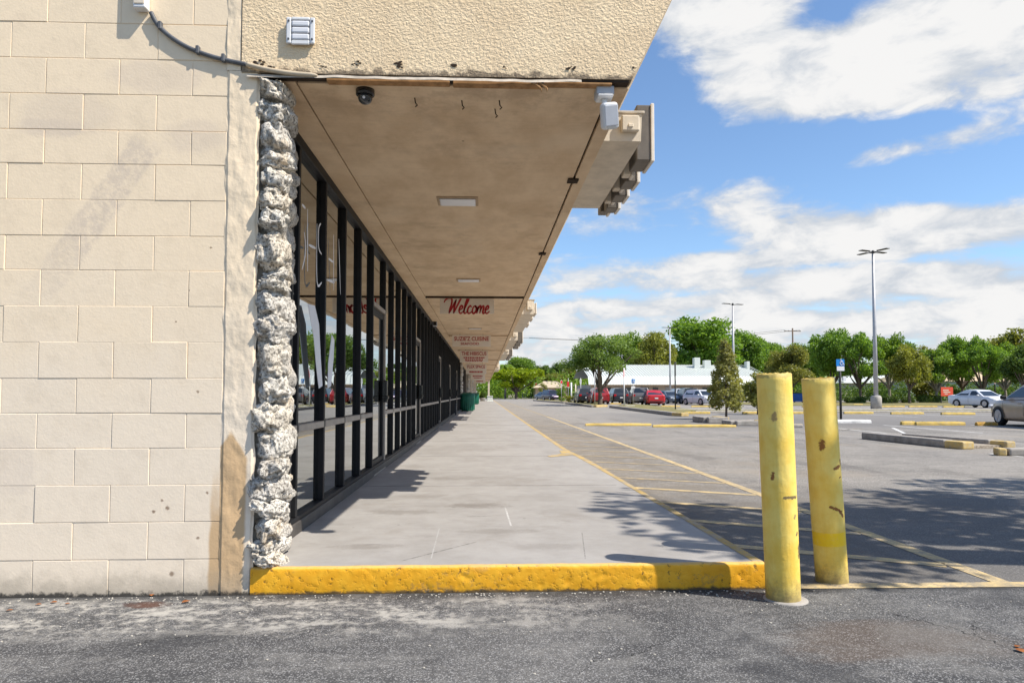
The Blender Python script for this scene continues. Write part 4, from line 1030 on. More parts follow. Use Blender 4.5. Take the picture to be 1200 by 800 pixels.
# near island at the right, kerbs round a strip of mulch
t = thing('kerbed_island', 'grey kerbed island with chipped yellow nose and mulch at the right of the lot', 'island', gp(1110, 515))
kerb_piece(t, (9.40, 16.5), (9.58, 13.75), .24, .16); kerb_piece(t, (9.58, 13.72), (9.68, 13.3), .30, .15, 'kerb_nose')
kerb_piece(t, (10.2, 16.2), (10.62, 13.9), .20, .15); kerb_piece(t, (10.63, 13.87), (10.72, 13.5), .24, .14, 'kerb_nose')
MB().poly([(9.62, 13.4, 0), (10.6, 13.6, 0), (10.2, 16.1, 0), (9.5, 16.3, 0)], (0, 0, .055)).build('mulch_bed', 'mulch', t, True)
t = thing('kerbed_island', 'low grey kerb with an orange end at the right edge of the lot', 'island', (9.3, 12.1, 0))
kerb_piece(t, (9.26, 12.05), (9.40, 12.0), .26, .13, 'kerb_nose'); kerb_piece(t, (9.41, 12.0), (13.2, 11.4), .26, .13)
# island with the cone shaped tree
def island(u0, u1, v, depth, label, nose=True, hh=.15):
    a, b = gp(u0, v), gp(u1, v); t = thing('kerbed_island', label, 'island', (a+b)/2)
    x0, x1, y0 = a.x, b.x, a.y
    kerb_piece(t, (x0, y0), (x1, y0), .25, hh); kerb_piece(t, (x0, y0+depth), (x1, y0+depth), .25, hh)
    kerb_piece(t, (x0, y0+.14), (x0, y0+depth-.14), .25, hh*.98); kerb_piece(t, (x1, y0+.14), (x1, y0+depth-.14), .25, hh*.98, 'kerb_nose' if nose else 'concrete_grey')
    MB().poly([(x0+.1, y0+.1, .0), (x1-.1, y0+.1, .0), (x1-.1, y0+depth-.1, .0), (x0+.1, y0+depth-.1, .0)], (0, 0, .09)).build('mulch_bed', 'mulch', t, True)
    return t
island(829, 853, 495.5, 1.6, 'small kerbed island of mulch round the cone shaped tree', True, .22)
island(862, 902, 498.5, 1.2, 'low pale kerb beside the cone shaped tree, half hidden by the near bollard', True, .16)
island(905, 940, 500.5, .5, 'worn low kerb seen between the two bollards', True, .10)
t = thing('kerbed_island', 'long dry grass island ending in a yellow nose in front of the red sedan', 'island', gp(795, 486))
a, b = gp(716, 477.5), gp(790, 487)
kerb_piece(t, (a.x, a.y), (b.x, b.y), .3, .18); c = gp(803, 487.5); kerb_piece(t, (b.x+.05, b.y-.05), (c.x, c.y), .5, .17, 'kerb_nose')
d = gp(812, 481); e = gp(740, 473.8)
MB().poly([(a.x, a.y, 0), (b.x, b.y, 0), (c.x, c.y, 0), (d.x, d.y, 0), (e.x, e.y, 0)], (0, 0, .10)).build('grass_bed', 'dry_grass', t, True)
t = thing('kerbed_island', 'kerbed island with orange nose under the big oak', 'island', gp(690, 475))
a, b = gp(664, 473), gp(695, 477); kerb_piece(t, (a.x, a.y), (b.x, b.y), .3, .16); c = gp(709, 476.5); kerb_piece(t, (b.x+.05, b.y), (c.x, c.y), .5, .17, 'kerb_nose')
d = gp(706, 472.5); e = gp(672, 470)
MB().poly([(a.x, a.y, 0), (b.x, b.y, 0), (c.x, c.y, 0), (d.x, d.y, 0), (e.x, e.y, 0)], (0, 0, .09)).build('grass_bed', 'dry_grass', t, True)
t = thing('kerbed_island', 'low kerbed island of shrubs and small signs by the drive', 'island', gp(648, 470.5))
a, b = gp(626, 469.5), gp(662, 472.3); kerb_piece(t, (a.x, a.y), (b.x, b.y), .4, .16)
d = gp(668, 469.8); e = gp(634, 467.8)
MB().poly([(a.x, a.y, 0), (b.x, b.y, 0), (d.x, d.y, 0), (e.x, e.y, 0)], (0, 0, .10)).build('grass_bed', 'dry_grass', t, True)
# verges
def verge(pts, h=.07, z0=0):
    tag(MB().poly([(x, y, z0) for x, y in pts], (0, 0, h)).build('verge', 'dry_grass'), kind='structure')
verge([(12.5, 39.5), (62, 39.5), (62, 43.2), (12.5, 43.2)], .06)
verge([(26, 62), (140, 50), (140, 90), (26, 84)], .05)
tag(MB().box(12.3, 62, 39.2, 39.45, 0, .12, .02).box(12.3, 62, 43.25, 43.5, 0, .12, .02).build('verge_kerb', 'concrete_pale'), kind='structure')

# ------------------------------------------------------------------ lamp posts
def lamp_post(u, v, vtop, y, label, base=True, r=.11, heads=4):
    p = gp(u, v) if y is None else yp(u, 461, y); p.z = 0
    ztop = yp(u, vtop, p.y).z
    t = thing('lamp_post', label, 'lamp post', p, 0, 'tall lamp posts in the car park')
    zb = 0
    if base:
        MB().lathe([(.36, -.05), (.36, .80), (.33, .90), (.30, .95)], 20).build('concrete_base', 'concrete_pale', t); zb = .95
        MB().box(-.2, .2, -.2, .2, .951, .985, .01).build('base_plate', 'pole_grey', t); zb = .98
    MB().lathe([(r*1.15, zb), (r, zb+(ztop-zb)*.4), (r*.62, ztop)], 14).build('pole', 'pole_grey', t)
    MB().lathe([(r*.8, ztop-.05), (r*.8, ztop+.12), (r*.3, ztop+.16)], 12).build('pole_cap', 'pole_dark', t)
    for k in range(heads):
        a = math.pi*2*k/heads+.35; d = Vector((math.cos(a), math.sin(a), 0))
        arm = MB().tube([d*.05+Vector((0, 0, ztop)), d*.45+Vector((0, 0, ztop+.05))], .035, 8).build('arm', 'pole_dark', t)
        M_ = Matrix.Translation(d*.82+Vector((0, 0, ztop+.06))) @ Matrix.Rotation(a, 4, 'Z')
        MB().box(-.40, .40, -.17, .17, -.015, .03, .012, 2, M_).build('lamp_head', 'pole_dark', t)
lamp_post(1026.5, 482, 296, 47, 'tallest lamp post on a round concrete base, right of the blue parking sign', True, .13)
lamp_post(860, 0, 357, 66, 'lamp post rising behind the cone shaped tree', False, .12, 2)
lamp_post(785.5, 0, 384.5, 92, 'slim pale lamp post in front of the white roofed building', False, .12, 2)


# ------------------------------------------------------------------ sign posts
def sign_post(u, vbase, vtop, label, mat='pole_grey', r=.03, plates=(), cat='sign', group=None, name='sign_post'):
    p = gp(u, vbase); zt = yp(u, vtop, p.y).z
    t = thing(name, label, cat, p, 0, group)
    MB().tube([(0, 0, -.02), (0, 0, zt)], r, 8).build('post', mat, t)
    for (v0, v1, du0, du1, m, shape, yaw) in plates:
        z1, z0 = yp(u, v0, p.y).z, yp(u, v1, p.y).z; k = p.y/F_PX; x0, x1 = du0*k, du1*k
        mb = MB(); M_ = Matrix.Translation(((x0+x1)/2, -r-.014, (z0+z1)/2)) @ Matrix.Rotation(yaw, 4, 'Z'); hw, hh = (x1-x0)/2, (z1-z0)/2
        if shape == 'oct':
            def octa(s): return [(s*hw*math.cos(R(22.5+45*i)), 0, s*hh*math.sin(R(22.5+45*i))) for i in range(8)]
            mb.poly(octa(1.08), (0, .006, 0)); mb.mi = 1; mb.poly([(x, -.003, z) for x, y, z in octa(.96)], (0, .0025, 0))
            o = mb.build('sign_plate', ['sign_white', m], t)
        else:
            o = mb.box(-hw, hw, -.004, .004, -hh, hh, .003).build('sign_plate', m, t)
        o.matrix_local = M_
    return t, p
t, p = sign_post(985.5, 492, 420.5, 'blue accessible parking sign with white plate on a dark post by the white wheel stop', 'pole_dark', .05, [(421, 434.2 - 5.2, -5.5, 4.5, 'sign_blue', 'r', 0), (429.2, 434.5, -4.8, 4.4, 'sign_white', 'r', 0)])
def wheelchair(t, p, u, v, s):
    c = yp(u, v, p.y); o = Vector((c.x-p.x, -.074, c.z)); m = MB()
    f = lambda q: [o+Vector((a*s, 0, b*s)) for a, b in q]
    for q, w in [([(-.08, .34), (-.04, .02), (.18, .02), (.30, -.32), (.40, -.30)], .045), ([(-.06, .20), (.16, .20)], .04)]: m.tube(f(q), w*s, 6)
    m.tube(f([(.22*math.cos(R(a))-.0, .22*math.sin(R(a))-.12) for a in range(110, 355, 20)]), .04*s, 6)
    r_ = bmesh.ops.create_icosphere(m.bm, subdivisions=1, radius=.075*s, matrix=Matrix.Translation(o+Vector((-.08*s, 0, .43*s))))
    m.build('symbol', 'sign_white', t)
wheelchair(t, p, 985, 424.6, .30)
MB().box(.10, .24, -.05, .05, yp(985, 446, p.y).z, yp(985, 441, p.y).z, .01).build('back_plate', 'sign_white', t)
t, p = sign_post(742, 475, 443.5, 'small blue accessible sign with white plate in front of the white roofed building', 'pole_grey', .035, [(444, 449, -2, 2, 'sign_blue', 'r', 0), (452.5, 455, -2.4, 2.4, 'sign_white', 'r', 0)]); wheelchair(t, p, 742, 446.5, .34)
sign_post(731.5, 476.5, 431, 'red stop sign seen nearly edge on, on a white post before the white roof', 'sign_white', .05, [(432, 444, -4.5, 4.5, 'stop_red', 'oct', R(68))])
sign_post(627.5, 466.8, 448.5, 'red octagon sign with white plate under it at the far end of the drive', 'pole_grey', .06, [(448.5, 453, -2.6, 2.6, 'stop_red', 'oct', 0), (453.6, 458.5, -1.9, 1.9, 'sign_white', 'r', 0)])
sign_post(658, 471.5, 445, 'pinkish round topped sign on a post among shrubs', 'pole_grey', .04, [(445.5, 449.5, -1.8, 1.8, 'stop_red', 'oct', .6)])
sign_post(666, 471, 443, 'tall grey sign post beside a red plate, left of the oak', 'pole_grey', .04, [(447, 453, -1.8, 1.2, 'stop_red', 'r', .3)])
sign_post(669.5, 471, 448, 'plain white marker post left of the oak', 'sign_white', .10)
sign_post(674.5, 471.5, 450, 'plain tan marker post closest to the oak', 'raceway_paint', .08)
sign_post(680.5, 472.5, 443, 'grey diamond sign back on a leaning post beside the oak', 'pole_grey', .05, [(443.5, 450, -2.2, 2.2, 'pole_grey', 'oct', .9)])
sign_post(697, 476, 436, 'grey post leaning before the red car under the oak', 'pole_grey', .045)
sign_post(791.5, 481, 424, 'tall dark post standing on the yellow nosed island', 'pole_dark', .045, [(424, 440, -.8, .8, 'pole_dark', 'r', .2)])
t, p = sign_post(1166.5, 472, 438, 'dark red roadside sign among trunks behind the white sedan', 'pole_dark', .07, [(442, 449.5, -3.2, 2.6, 'sign_red', 'oct', .5)])
# red board
p = gp(1110, 472.5); t = thing('banner_board', 'bright red banner board on two dark posts behind the white sedan', 'banner', p)
k = p.y/F_PX; z1, z0 = yp(1110, 453.5, p.y).z, yp(1110, 464, p.y).z
MB().box(-7.5*k, 7.5*k, -.02, .02, z0, z1, .01).build('board', 'board_red', t)
m = MB()
for (a, b, c, d) in [(-5, 2, .60, .72), (-4.4, 4, .38, .5), (-3, 1, .2, .28)]: m.box(a*k, b*k, -.026, -.021, z0+(z1-z0)*c, z0+(z1-z0)*d)
m.build('print', 'raceway_paint', t)
for x in (-6.8*k, 6.8*k): MB().box(x-.05, x+.05, .021, .12, -.02, z1).build('post', 'pole_dark', t)

# ------------------------------------------------------------------ utility pole with wires
yU = 150; p = yp(930, 461, yU); zt = yp(930, 384.5, yU).z
t = thing('utility_pole', 'wooden utility pole with a crossarm above the far trees', 'utility pole', (p.x, yU, 0))
MB().tube([(0, 0, -.1), (0, 0, zt)], [.2, .16], 10).build('pole', 'wood_pole', t)
MB().box(-1.9, 1.9, -.08, .08, zt-.75, zt-.58, .01).build('crossarm', 'wood_pole', t)
for x in (-1.7, -.9, .9, 1.7): MB().lathe([(.05, zt-.579), (.07, zt-.5), (.03, zt-.38)], 8, (x, 0, 0)).build('insulator', 'grey_plastic', t)
wr = MB()
for x in (-1.7, 1.7): wr.tube(smooth_path([(x, 0, zt-.4), (-28+x, 6, zt-2.6), (-60+x, 14, zt-1.2)], 8), .035, 5)
wr.build('wires', 'pole_dark', t)

# ------------------------------------------------------------------ bins, planter
def barrel(u, v, y, label, s=1.0):
    p = yp(u, v, y); p.z = WZ
    t = thing('litter_bin', label, 'bin', p, 0, 'green litter bins on the walkway')
    MB().lathe([(.30*s, 0), (.33*s, .03), (.38*s, .45*s), (.40*s, .80*s), (.41*s, .86*s), (.38*s, .88*s)], 28).build('drum', 'bin_green', t)
    for k in range(20):
        a = 2*math.pi*k/20
        MB().box(.375*s, .40*s, -.035, .035, .06, .80*s, .008, 1, Matrix.Rotation(a, 4, 'Z')).build('slat', 'bin_green', t)
    MB().lathe([(.42*s, .881*s), (.42*s, .93*s), (.30*s, 1.0*s), (.16*s, 1.03*s), (.15*s, .99*s)], 28).build('lid', 'bin_green', t)
barrel(548, 481, 38, 'nearer round green litter bin beside the second stone pier')
barrel(556.2, 470, 62, 'farther small green litter bin beyond the nearer one', 1.0)
p = yp(532, 486, 30.6); t = thing('ash_bin', 'dark navy square bin against the shopfront before the green bin', 'bin', (p.x-.05, 30.6, WZ))
MB().box(-.17, .17, -.17, .17, .02, .52, .03, 2).build('body', 'bin_navy', t); MB().box(-.18, .18, -.18, .18, .521, .56, .02, 2).build('rim', 'black_plastic', t)
# ------------------------------------------------------------------ cars
def car(kind, paint, loc, heading, label, plate=True):
    """local +Y is forward"""
    K = {'sedan': dict(L=4.75, W=1.82, H=1.45, belt=.93, hood=.90, deck=1.02, c=[-1.78, -.62, .42, 1.30], wb=2.75, gr=.17),
         'suv':   dict(L=4.65, W=1.88, H=1.72, belt=1.08, hood=1.02, deck=1.10, c=[-2.22, -1.95, .45, 1.15], wb=2.68, gr=.22),
         'hatch': dict(L=4.20, W=1.80, H=1.50, belt=.95, hood=.92, deck=.98, c=[-2.0, -1.55, .50, 1.30], wb=2.60, gr=.17)}[kind]
    L, W, H, belt = K['L']/2, K['W']/2, K['H'], K['belt']; c0, c1, c2, c3 = K['c']; g = K['gr']; wf, wr_ = L-.92, L-.92-K['wb']
    t = thing('parked_car', label, 'car', loc, -heading, 'cars parked in the lot')
    # lower body as a loft of cross sections
    ST = [(-L, .42, K['deck']*.80, .78), (-L+.07, .30, K['deck']*.97, .90), (-L+.45, g+.03, K['deck'], .97), (c0+.1, g, K['deck'] if kind == 'sedan' else belt, .99), (-.9, g, belt, 1), (.3, g, belt, 1), (c3-.05, g, belt-.01, .99),
          (c3+.45, g, K['hood']+.0, .97), (L-.45, g+.02, K['hood']-.10, .94), (L-.14, .24, K['hood']-.20, .84), (L, .32, .60, .70)]
    bm = bmesh.new(); rings = []
    for (y, z0, z1, wf_) in ST:
        w = W*wf_; r = []
        for (a, b) in [(.0, 0), (.82, 0), (.97, .10), (1.0, .42), (.985, .80), (.93, .955), (.72, 1.0), (0, 1.02)]: r.append((a*w, z0+(z1-z0)*b))
        full = [(x, z) for x, z in r]+[(-x, z) for x, z in r[-2:0:-1]]
        rings.append([bm.verts.new((x, y, z)) for x, z in full])
    n = len(rings[0])
    for r0, r1 in zip(rings, rings[1:]):
        for k in range(n): bm.faces.new((r0[k], r0[(k+1) % n], r1[(k+1) % n], r1[k])).smooth = True
    bm.faces.new(rings[0]); bm.faces.new(rings[-1][::-1])
    # greenhouse
    wb_, wt = W*.93, W*.70; zr = H
    base = [(c0, belt-.02), (c3, belt-.03)]; top = [(c1, zr-.03), (-.3, zr), (c2, zr-.05)]
    def gh(x): return x
    b0, b1 = base
    ys = [c0, c1, -.3, c2, c3]
    up = [(-wt, c1, zr-.04), (-wt, -.3, zr-.01), (-wt, c2, zr-.06)]
    lo = [(-wb_, c0, belt-.02), (-wb_, -.3, belt-.02), (-wb_, c3, belt-.04)]
    def both(p): return [bm.verts.new(p), bm.verts.new((-p[0], p[1], p[2]))]
    U, Lw = [both(p) for p in up], [both(p) for p in lo]
    mid = [bm.verts.new((0, y, z+.035)) for (_, y, z) in up]
    for s in (0, 1):
        for i in (0, 1): bm.faces.new((Lw[i][s], Lw[i+1][s], U[i+1][s], U[i][s]))
        for i in (0, 1): bm.faces.new((U[i][s], U[i+1][s], mid[i+1], mid[i]))
    for i, j in ((0, 0), (2, 2)): bm.faces.new((Lw[i][0], Lw[i][1], U[j][1], mid[j], U[j][0]))
    bmesh.ops.recalc_face_normals(bm, faces=bm.faces)
    me = bpy.data.meshes.new('body'); bm.to_mesh(me); bm.free(); body = link('body', me, t, paint)
    bv = body.modifiers.new('soften', 'BEVEL'); bv.width = .05; bv.segments = 3; bv.limit_method = 'ANGLE'; bv.angle_limit = R(25)
    # windows, each a thin pane proud of the greenhouse
    def pane(q, nrm, name='window'):
        q = [Vector(p) for p in q]; c = sum(q, Vector())/len(q); nrm = Vector(nrm).normalized()
        m = MB(); m.poly([c+(p-c)*.90+nrm*.006 for p in q], -nrm*.004); m.build(name, 'car_glass', t)
    sx = [-1, 1]
    def P(s, p): return (p[0]*-s if s > 0 else p[0], p[1], p[2])
    for s in sx:
        nrm = (s*.93, 0, .36)
        f = (wb_-wt)/(H-belt)
        A = lambda y, k: (s*(wb_-(wb_-wt)*k), y, belt-.01+(zr-.05-belt)*k)
        yb = -.12
        # rear pillar/slope
        pane([A(c0+.22*(1 if kind != 'suv' else .5)+.12, .10), A(yb-.02, .10), A(yb-.02, .93), A(c1+.06, .90)], nrm)
        pane([A(yb+.06, .10), A(c3-.22, .08), A(c2-.02, .88), A(yb+.06, .93)], nrm)
    pane([(-wb_*.93, c3-.03, belt-.01), (wb_*.93, c3-.03, belt-.01), (wt*.95, c2+.02, zr-.08), (-wt*.95, c2+.02, zr-.08)], (0, zr-belt, c3-c2), 'windscreen')
    pane([(-wb_*.90, c0+.03, belt+.03), (wb_*.90, c0+.03, belt+.03), (wt*.92, c1-.02, zr-.08), (-wt*.92, c1-.02, zr-.08)], (0, -(zr-belt), c1-c0), 'rear_window')
    # wheels
    for y in (wf, wr_):
        for s in sx:
            wx = s*(W-.10); Rw = .33 if kind != 'suv' else .36
            Mw = Matrix.Translation((wx, y, Rw)) @ Matrix.Rotation(s*math.pi/2, 4, 'Y')
            tw = MB().lathe([(Rw*.62, .095), (Rw*.9, .105), (Rw, .07), (Rw, -.07), (Rw*.9, -.1)], 24).build('wheel', 'tyre', t); tw.matrix_local = Mw
            rm = MB(); rm.lathe([(.05, .112), (.045, .118)], 12)
            for k in range(7):
                rm.box(.03, Rw*.62, -.028, .028, .085, .108, .006, 1, Matrix.Rotation(2*math.pi*k/7, 4, 'Z'))
            rm.lathe([(Rw*.66, .100), (Rw*.66, .110), (Rw*.58, .108), (Rw*.57, .06)], 24)
            rm.build('rim', 'rim', tw)
            ar = MB(); prof = []
            for k in range(17):
                a = math.pi*k/16; prof.append((math.cos(a), math.sin(a)))
            bm2 = ar.bm; o_, i_ = [], []
            for ca, sa in prof:
                o_.append(bm2.verts.new((s*(W+.004), y+ca*(Rw+.085), Rw-.05+sa*(Rw+.07)))); i_.append(bm2.verts.new((s*(W+.004), y+ca*(Rw+.0), Rw-.05+sa*(Rw+.0))))
            ctr = [bm2.verts.new((s*(W+.004)-s*.02, y+ca*(Rw+.02), Rw-.05+sa*(Rw+.02))) for ca, sa in prof]
            for k in range(16): bm2.faces.new((o_[k], o_[k+1], i_[k+1], i_[k]))
            ar.build('wheel_arch', 'car_black', t)
    # lights, plates, mirrors, grille, handles
    hz = K['hood']-.24
    for s in sx:
        MB().box(s*W*.50-.17, s*W*.50+.17, L-.16, L-.055, hz-.07, hz+.06, .04, 2, Matrix.Rotation(-s*.10, 4, 'Z')).build('headlight', 'headlight', t)
        tz = K['deck']-.16; hh = .10 if kind == 'sedan' else .2
        MB().box(s*W*.72-.16, s*W*.72+.13, -L+.0, -L+.12, tz-hh*.7, tz+hh*.5, .03, 2).build('taillight', 'taillight', t)
        MB().box(s*(W+.07)-.09, s*(W+.07)+.09, c3-.42, c3-.30, belt-.02, belt+.12, .04, 2).build('mirror', 'car_black' if paint == 'paint_tan' else paint, t)
        for y in (-.95, .12): MB().box(s*(W-.004)-.012, s*(W-.004)+.012, y-.1, y+.1, belt-.16, belt-.13, .006).build('door_handle', paint, t)
        sm = MB()
        for y in (-.12, c3-.18, -1.15): sm.box(s*(W+.0015)-.003, s*(W+.0015)+.003, y, y+.008, g+.2, belt-.12)
        sm.build('door_seam', 'car_black', t)
    MB().box(-.42, .42, L-.06, L+.006, .40, .56, .03, 2).build('grille', 'car_black', t)
    MB().box(-.62, .62, -L-.012, -L+.05, .32, .43, .03).build('bumper_strip', 'car_black', t)
    if plate: MB().box(-.16, .16, -L-.02, -L-.0125 + .02, .62, .74, .004).build('number_plate', 'plate', t)
    return t
def cpos(u, v): p = gp(u, v); p.z = 0; return p
N_, S_ = 0.0, math.pi          # facing away / towards the camera
h = R(12); wpos = gp(1173.5, 498); hv = Vector((math.sin(h), math.cos(h), 0)); rv = Vector((math.cos(h), -math.sin(h), 0))
car('sedan', 'paint_tan', wpos-hv*(2.375-.92)+rv*.81, h, 'tan sedan cut off by the right edge, its front wheel at a wheel stop')
# white sedan faces us, its side receding to the left
h = R(180-6); hv = Vector((math.sin(h), math.cos(h), 0)); wpos = gp(1155, 477.8); rv = Vector((hv.y, -hv.x, 0))
car('sedan', 'paint_white', wpos-hv*(2.375-.92)-rv*.81, h, 'white sedan facing us before the red board and trees')
for kind, pt, u, v, hd, lab in [
    ('suv', 'paint_charcoal', 684, 472.5, N_, 'dark car half hidden by the oak trunk, left of the red one'),
    ('suv', 'paint_darkred', 700.5, 473.3, N_, 'dark red van seen from behind under the right of the oak'),
    ('suv', 'paint_charcoal', 723.5, 472.6, N_, 'charcoal car seen from behind between the oak and the stop sign'),
    ('sedan', 'paint_charcoal', 737, 472.2, N_, 'low black car behind the stop sign post'),
    ('suv', 'paint_grey', 748.5, 474.2, N_+.12, 'grey car with red tail lights left of the bright red sedan'),
    ('sedan', 'paint_red', 765, 474.6, N_+.10, 'bright red sedan seen from behind in the middle of the car row'),
    ('sedan', 'paint_slate', 782, 472.8, S_-.25, 'slate blue sedan facing us right of the bright red sedan'),
    ('suv', 'paint_silver', 794, 472, N_, 'silver car behind the dark post in the car row'),
    ('suv', 'paint_charcoal', 805, 473.0, N_+.05, 'dark car with red tail lights beside the white hatchback'),
    ('hatch', 'paint_white', 822, 474.4, S_-.28, 'white hatchback facing us at the right end of the car row'),
    ('sedan', 'paint_charcoal', 872, 471.2, S_, 'dark car behind the round shrub next to the near bollard'),
    ('sedan', 'paint_slate', 638, 468.4, S_-.4, 'small blue grey car at the far left beyond the drive'),
    ('suv', 'paint_purple', 646.5, 469.2, S_-.3, 'dark purple car beside the far shrubs left of the oak')]:
    car(kind, pt, cpos(u, v), hd, lab)

# blue recycling bins seen between the bollards
p = cpos(934, 471.5); t = thing('dumpster', 'blue bins seen between the two bollards', 'dumpster', p)
MB().box(-.75, .75, -.5, .5, .12, 1.15, .05, 2).build('body', 'bin_blue', t); MB().box(-.78, .78, -.53, .53, 1.151, 1.22, .02).build('lid', 'car_black', t)
for x in (-.5, .5): MB().tube([(x-.05, -.4, .08), (x+.05, -.4, .08)], .08, 10).build('caster', 'tyre', t)
# ------------------------------------------------------------------ white roofed building
yB = 98.0; kB = yB/F_PX
x0, x1 = yp(690, 461, yB).x, yp(912, 461, yB).x
ze, zk, zt = yp(800, 450.5, yB).z, yp(800, 440.5, yB).z, yp(800, 424.5, yB).z
OF = thing('office_building', 'long low beige building under a white ribbed metal roof behind the parked cars', 'building', (x0, yB, 0))
MB().box(x0+.6, x1-.8, yB+1.6, yB+17, -.02, ze+.05).build('wall', 'building_wall', OF, True)
rf = MB(); A = [(x0, yB, ze), (x1, yB, ze), (x1-.9, yB+.8, zk), (x0, yB+.8, zk)]; rf.poly(A)
rf.poly([(x0, yB+.8, zk), (x1-.9, yB+.8, zk), (x1-2.8, yB+9, zt), (x0, yB+9, zt)])
rf.poly([(x1, yB, ze), (x1, yB+18, ze), (x1-.9, yB+17.2, zk), (x1-.9, yB+.8, zk)]); rf.poly([(x1-.9, yB+.8, zk), (x1-.9, yB+17.2, zk), (x1-2.8, yB+9.01, zt), (x1-2.8, yB+9, zt)])
rf.poly([(x0, yB+9, zt), (x1-2.8, yB+9, zt), (x1-.9, yB+17.2, zk), (x0, yB+17.2, zk)])
roof = rf.build('roof', 'roof_white', OF, True)
sm = MB(); x = x0+.2
while x < x1-1:
    sm.poly([(x, yB-.03, ze+.01), (x+.07, yB-.03, ze+.01), (x+.07, yB+.78, zk+.03), (x, yB+.78, zk+.03)], (0, .05, .06)); sm.poly([(x, yB+.80, zk+.03), (x+.05, yB+.80, zk+.03), (x+.05-.0, yB+8.9, zt+.03), (x, yB+8.9, zt+.03)], (0, 0, .05)); x += .42
tag(sm.build('roof_rib', 'roof_band', roof), kind='stuff')
MB().box(x0, x1, yB+.02, yB+1.6, ze-.12, ze-.005).build('eave_board', 'trim_tan', OF, True)
for xx, w_ in [(x0+2, 1.6), (x0+5.6, 2.6), (x0+8, 1.2), (x0+9.6, 1.0), (x0+13.2, 2.6), (x0+17, 1.6), (x0+20.5, 2.4), (x0+24, 1.6)]:
    f = MB().box(xx, xx+w_, yB+1.52, yB+1.59, .75, 2.1).build('window', 'raceway_paint', OF, True); MB().box(xx+.06, xx+w_-.06, yB+1.50, yB+1.515, .82, 2.04).build('glass_pane', 'far_window', f)
for xx in (x0+4.2, x0+11.6, x0+19): MB().box(xx, xx+.95, yB+1.53, yB+1.59, .02, 2.1).build('door', 'pole_grey', OF, True)
for (u, w_, h_) in [(814, .9, 1.3), (826, 1.0, .8), (873, .5, .6)]:
    xx = yp(u, 461, yB+8).x; MB().box(xx-w_/2, xx+w_/2, yB+6.5, yB+7.5, zt-1.0, zt+h_*.8, .04).build('roof_unit', 'roof_white', roof)
# tan tiled roof house and pale walls far behind the trees
def far_house(xc, y, w, d, hw, hr, wall, roofm, label):
    t = thing('far_house', label, 'house', (xc, y, 0))
    MB().box(-w/2, w/2, 0, d, -.02, hw).build('wall', wall, t)
    MB().poly([(-w/2-.5, -.5, hw), (w/2+.5, -.5, hw), (w/2-2, d/2, hw+hr), (-w/2+2, d/2, hw+hr)], (0, .05, .12)).poly([(w/2+.5, -.5, hw), (w/2+.5, d+.5, hw), (w/2-2, d/2+.01, hw+hr), (w/2-2, d/2, hw+hr)]).poly([(-w/2-.5, -.5, hw), (-w/2-.5, d+.5, hw), (-w/2+2, d/2+.01, hw+hr), (-w/2+2, d/2, hw+hr)]).build('roof', roofm, t)
    for x in np.arange(-w/2+1.5, w/2-1.5, 3.2):
        f = MB().box(x, x+1.4, -.08, -.005, .9, 2.2).build('window', 'sign_white', t); MB().box(x+.08, x+1.32, -.1, -.082, .98, 2.12).build('glass_pane', 'far_window', f)
far_house(yp(655, 461, 135).x, 150, 7, 7, 2.4, 1.4, 'building_tan', 'conduit_beige', 'small tan house with an orange roof left of the oak')
far_house(yp(605, 461, 205).x, 205, 22, 10, 2.8, 1.0, 'building_wall', 'roof_white', 'pale low house glimpsed under the lime green tree')
far_house(yp(1150, 461, 112).x, 112, 26, 10, 3.2, 1.6, 'roof_band', 'building_tan', 'pale house glimpsed between trunks behind the white sedan')
far_house(yp(1050, 461, 120).x, 120, 20, 10, 3.0, 1.4, 'building_wall', 'roof_band', 'pale house glimpsed between trunks right of the lamp post')

# ------------------------------------------------------------------ trees
def leaf_mesh(name, blobs, n, size, seed, mat, flat=.0):
    """blobs: (x, y, z, rx, ry, rz). A cloud of small leaf faces with lumps and gaps."""
    r = np.random.default_rng(seed); B_ = np.array(blobs, float)
    wgt = (B_[:, 3]*B_[:, 4]*B_[:, 5])**.72; wgt /= wgt.sum()
    idx = r.choice(len(B_), n, p=wgt)
    d = r.normal(size=(n, 3)); d /= np.linalg.norm(d, axis=1)[:, None]
    rad = r.random(n)**.42*(1+.10*r.normal(size=n))
    c = B_[idx, :3]+d*rad[:, None]*B_[idx, 3:]
    a = r.normal(size=(n, 3)); a[:, 2] *= .7; a /= np.linalg.norm(a, axis=1)[:, None]
    nn = d*.6+r.normal(size=(n, 3))*.6; nn[:, 2] += .35
    b = np.cross(nn, a); b /= np.linalg.norm(b, axis=1)[:, None]+1e-9
    s = size*(.6+.8*r.random(n))[:, None]
    q = np.stack([c-a*s*.62, c-b*s*.34, c+a*s*.62, c+b*s*.34], 1).reshape(-1, 3)
    me = bpy.data.meshes.new(name); me.vertices.add(4*n); me.vertices.foreach_set('co', q.ravel())
    me.loops.add(4*n); me.loops.foreach_set('vertex_index', np.arange(4*n)); me.polygons.add(n)
    me.polygons.foreach_set('loop_start', np.arange(0, 4*n, 4)); me.update(calc_edges=True)
    me.materials.append(MATS[mat]); return me
def lumps(rng, n, rx, ry, rz, zc, r0, r1, floor=-1):
    out = []
    while len(out) < n:
        v = Vector((rng.uniform(-1, 1), rng.uniform(-1, 1), rng.uniform(-1, 1)))
        if .25 < v.length < 1 and v.z > floor:
            s = rng.uniform(r0, r1); out.append((v.x*(rx-s*.6), v.y*(ry-s*.6), zc+v.z*(rz-s*.5), s, s, s*rng.uniform(.65, .85)))
    return out
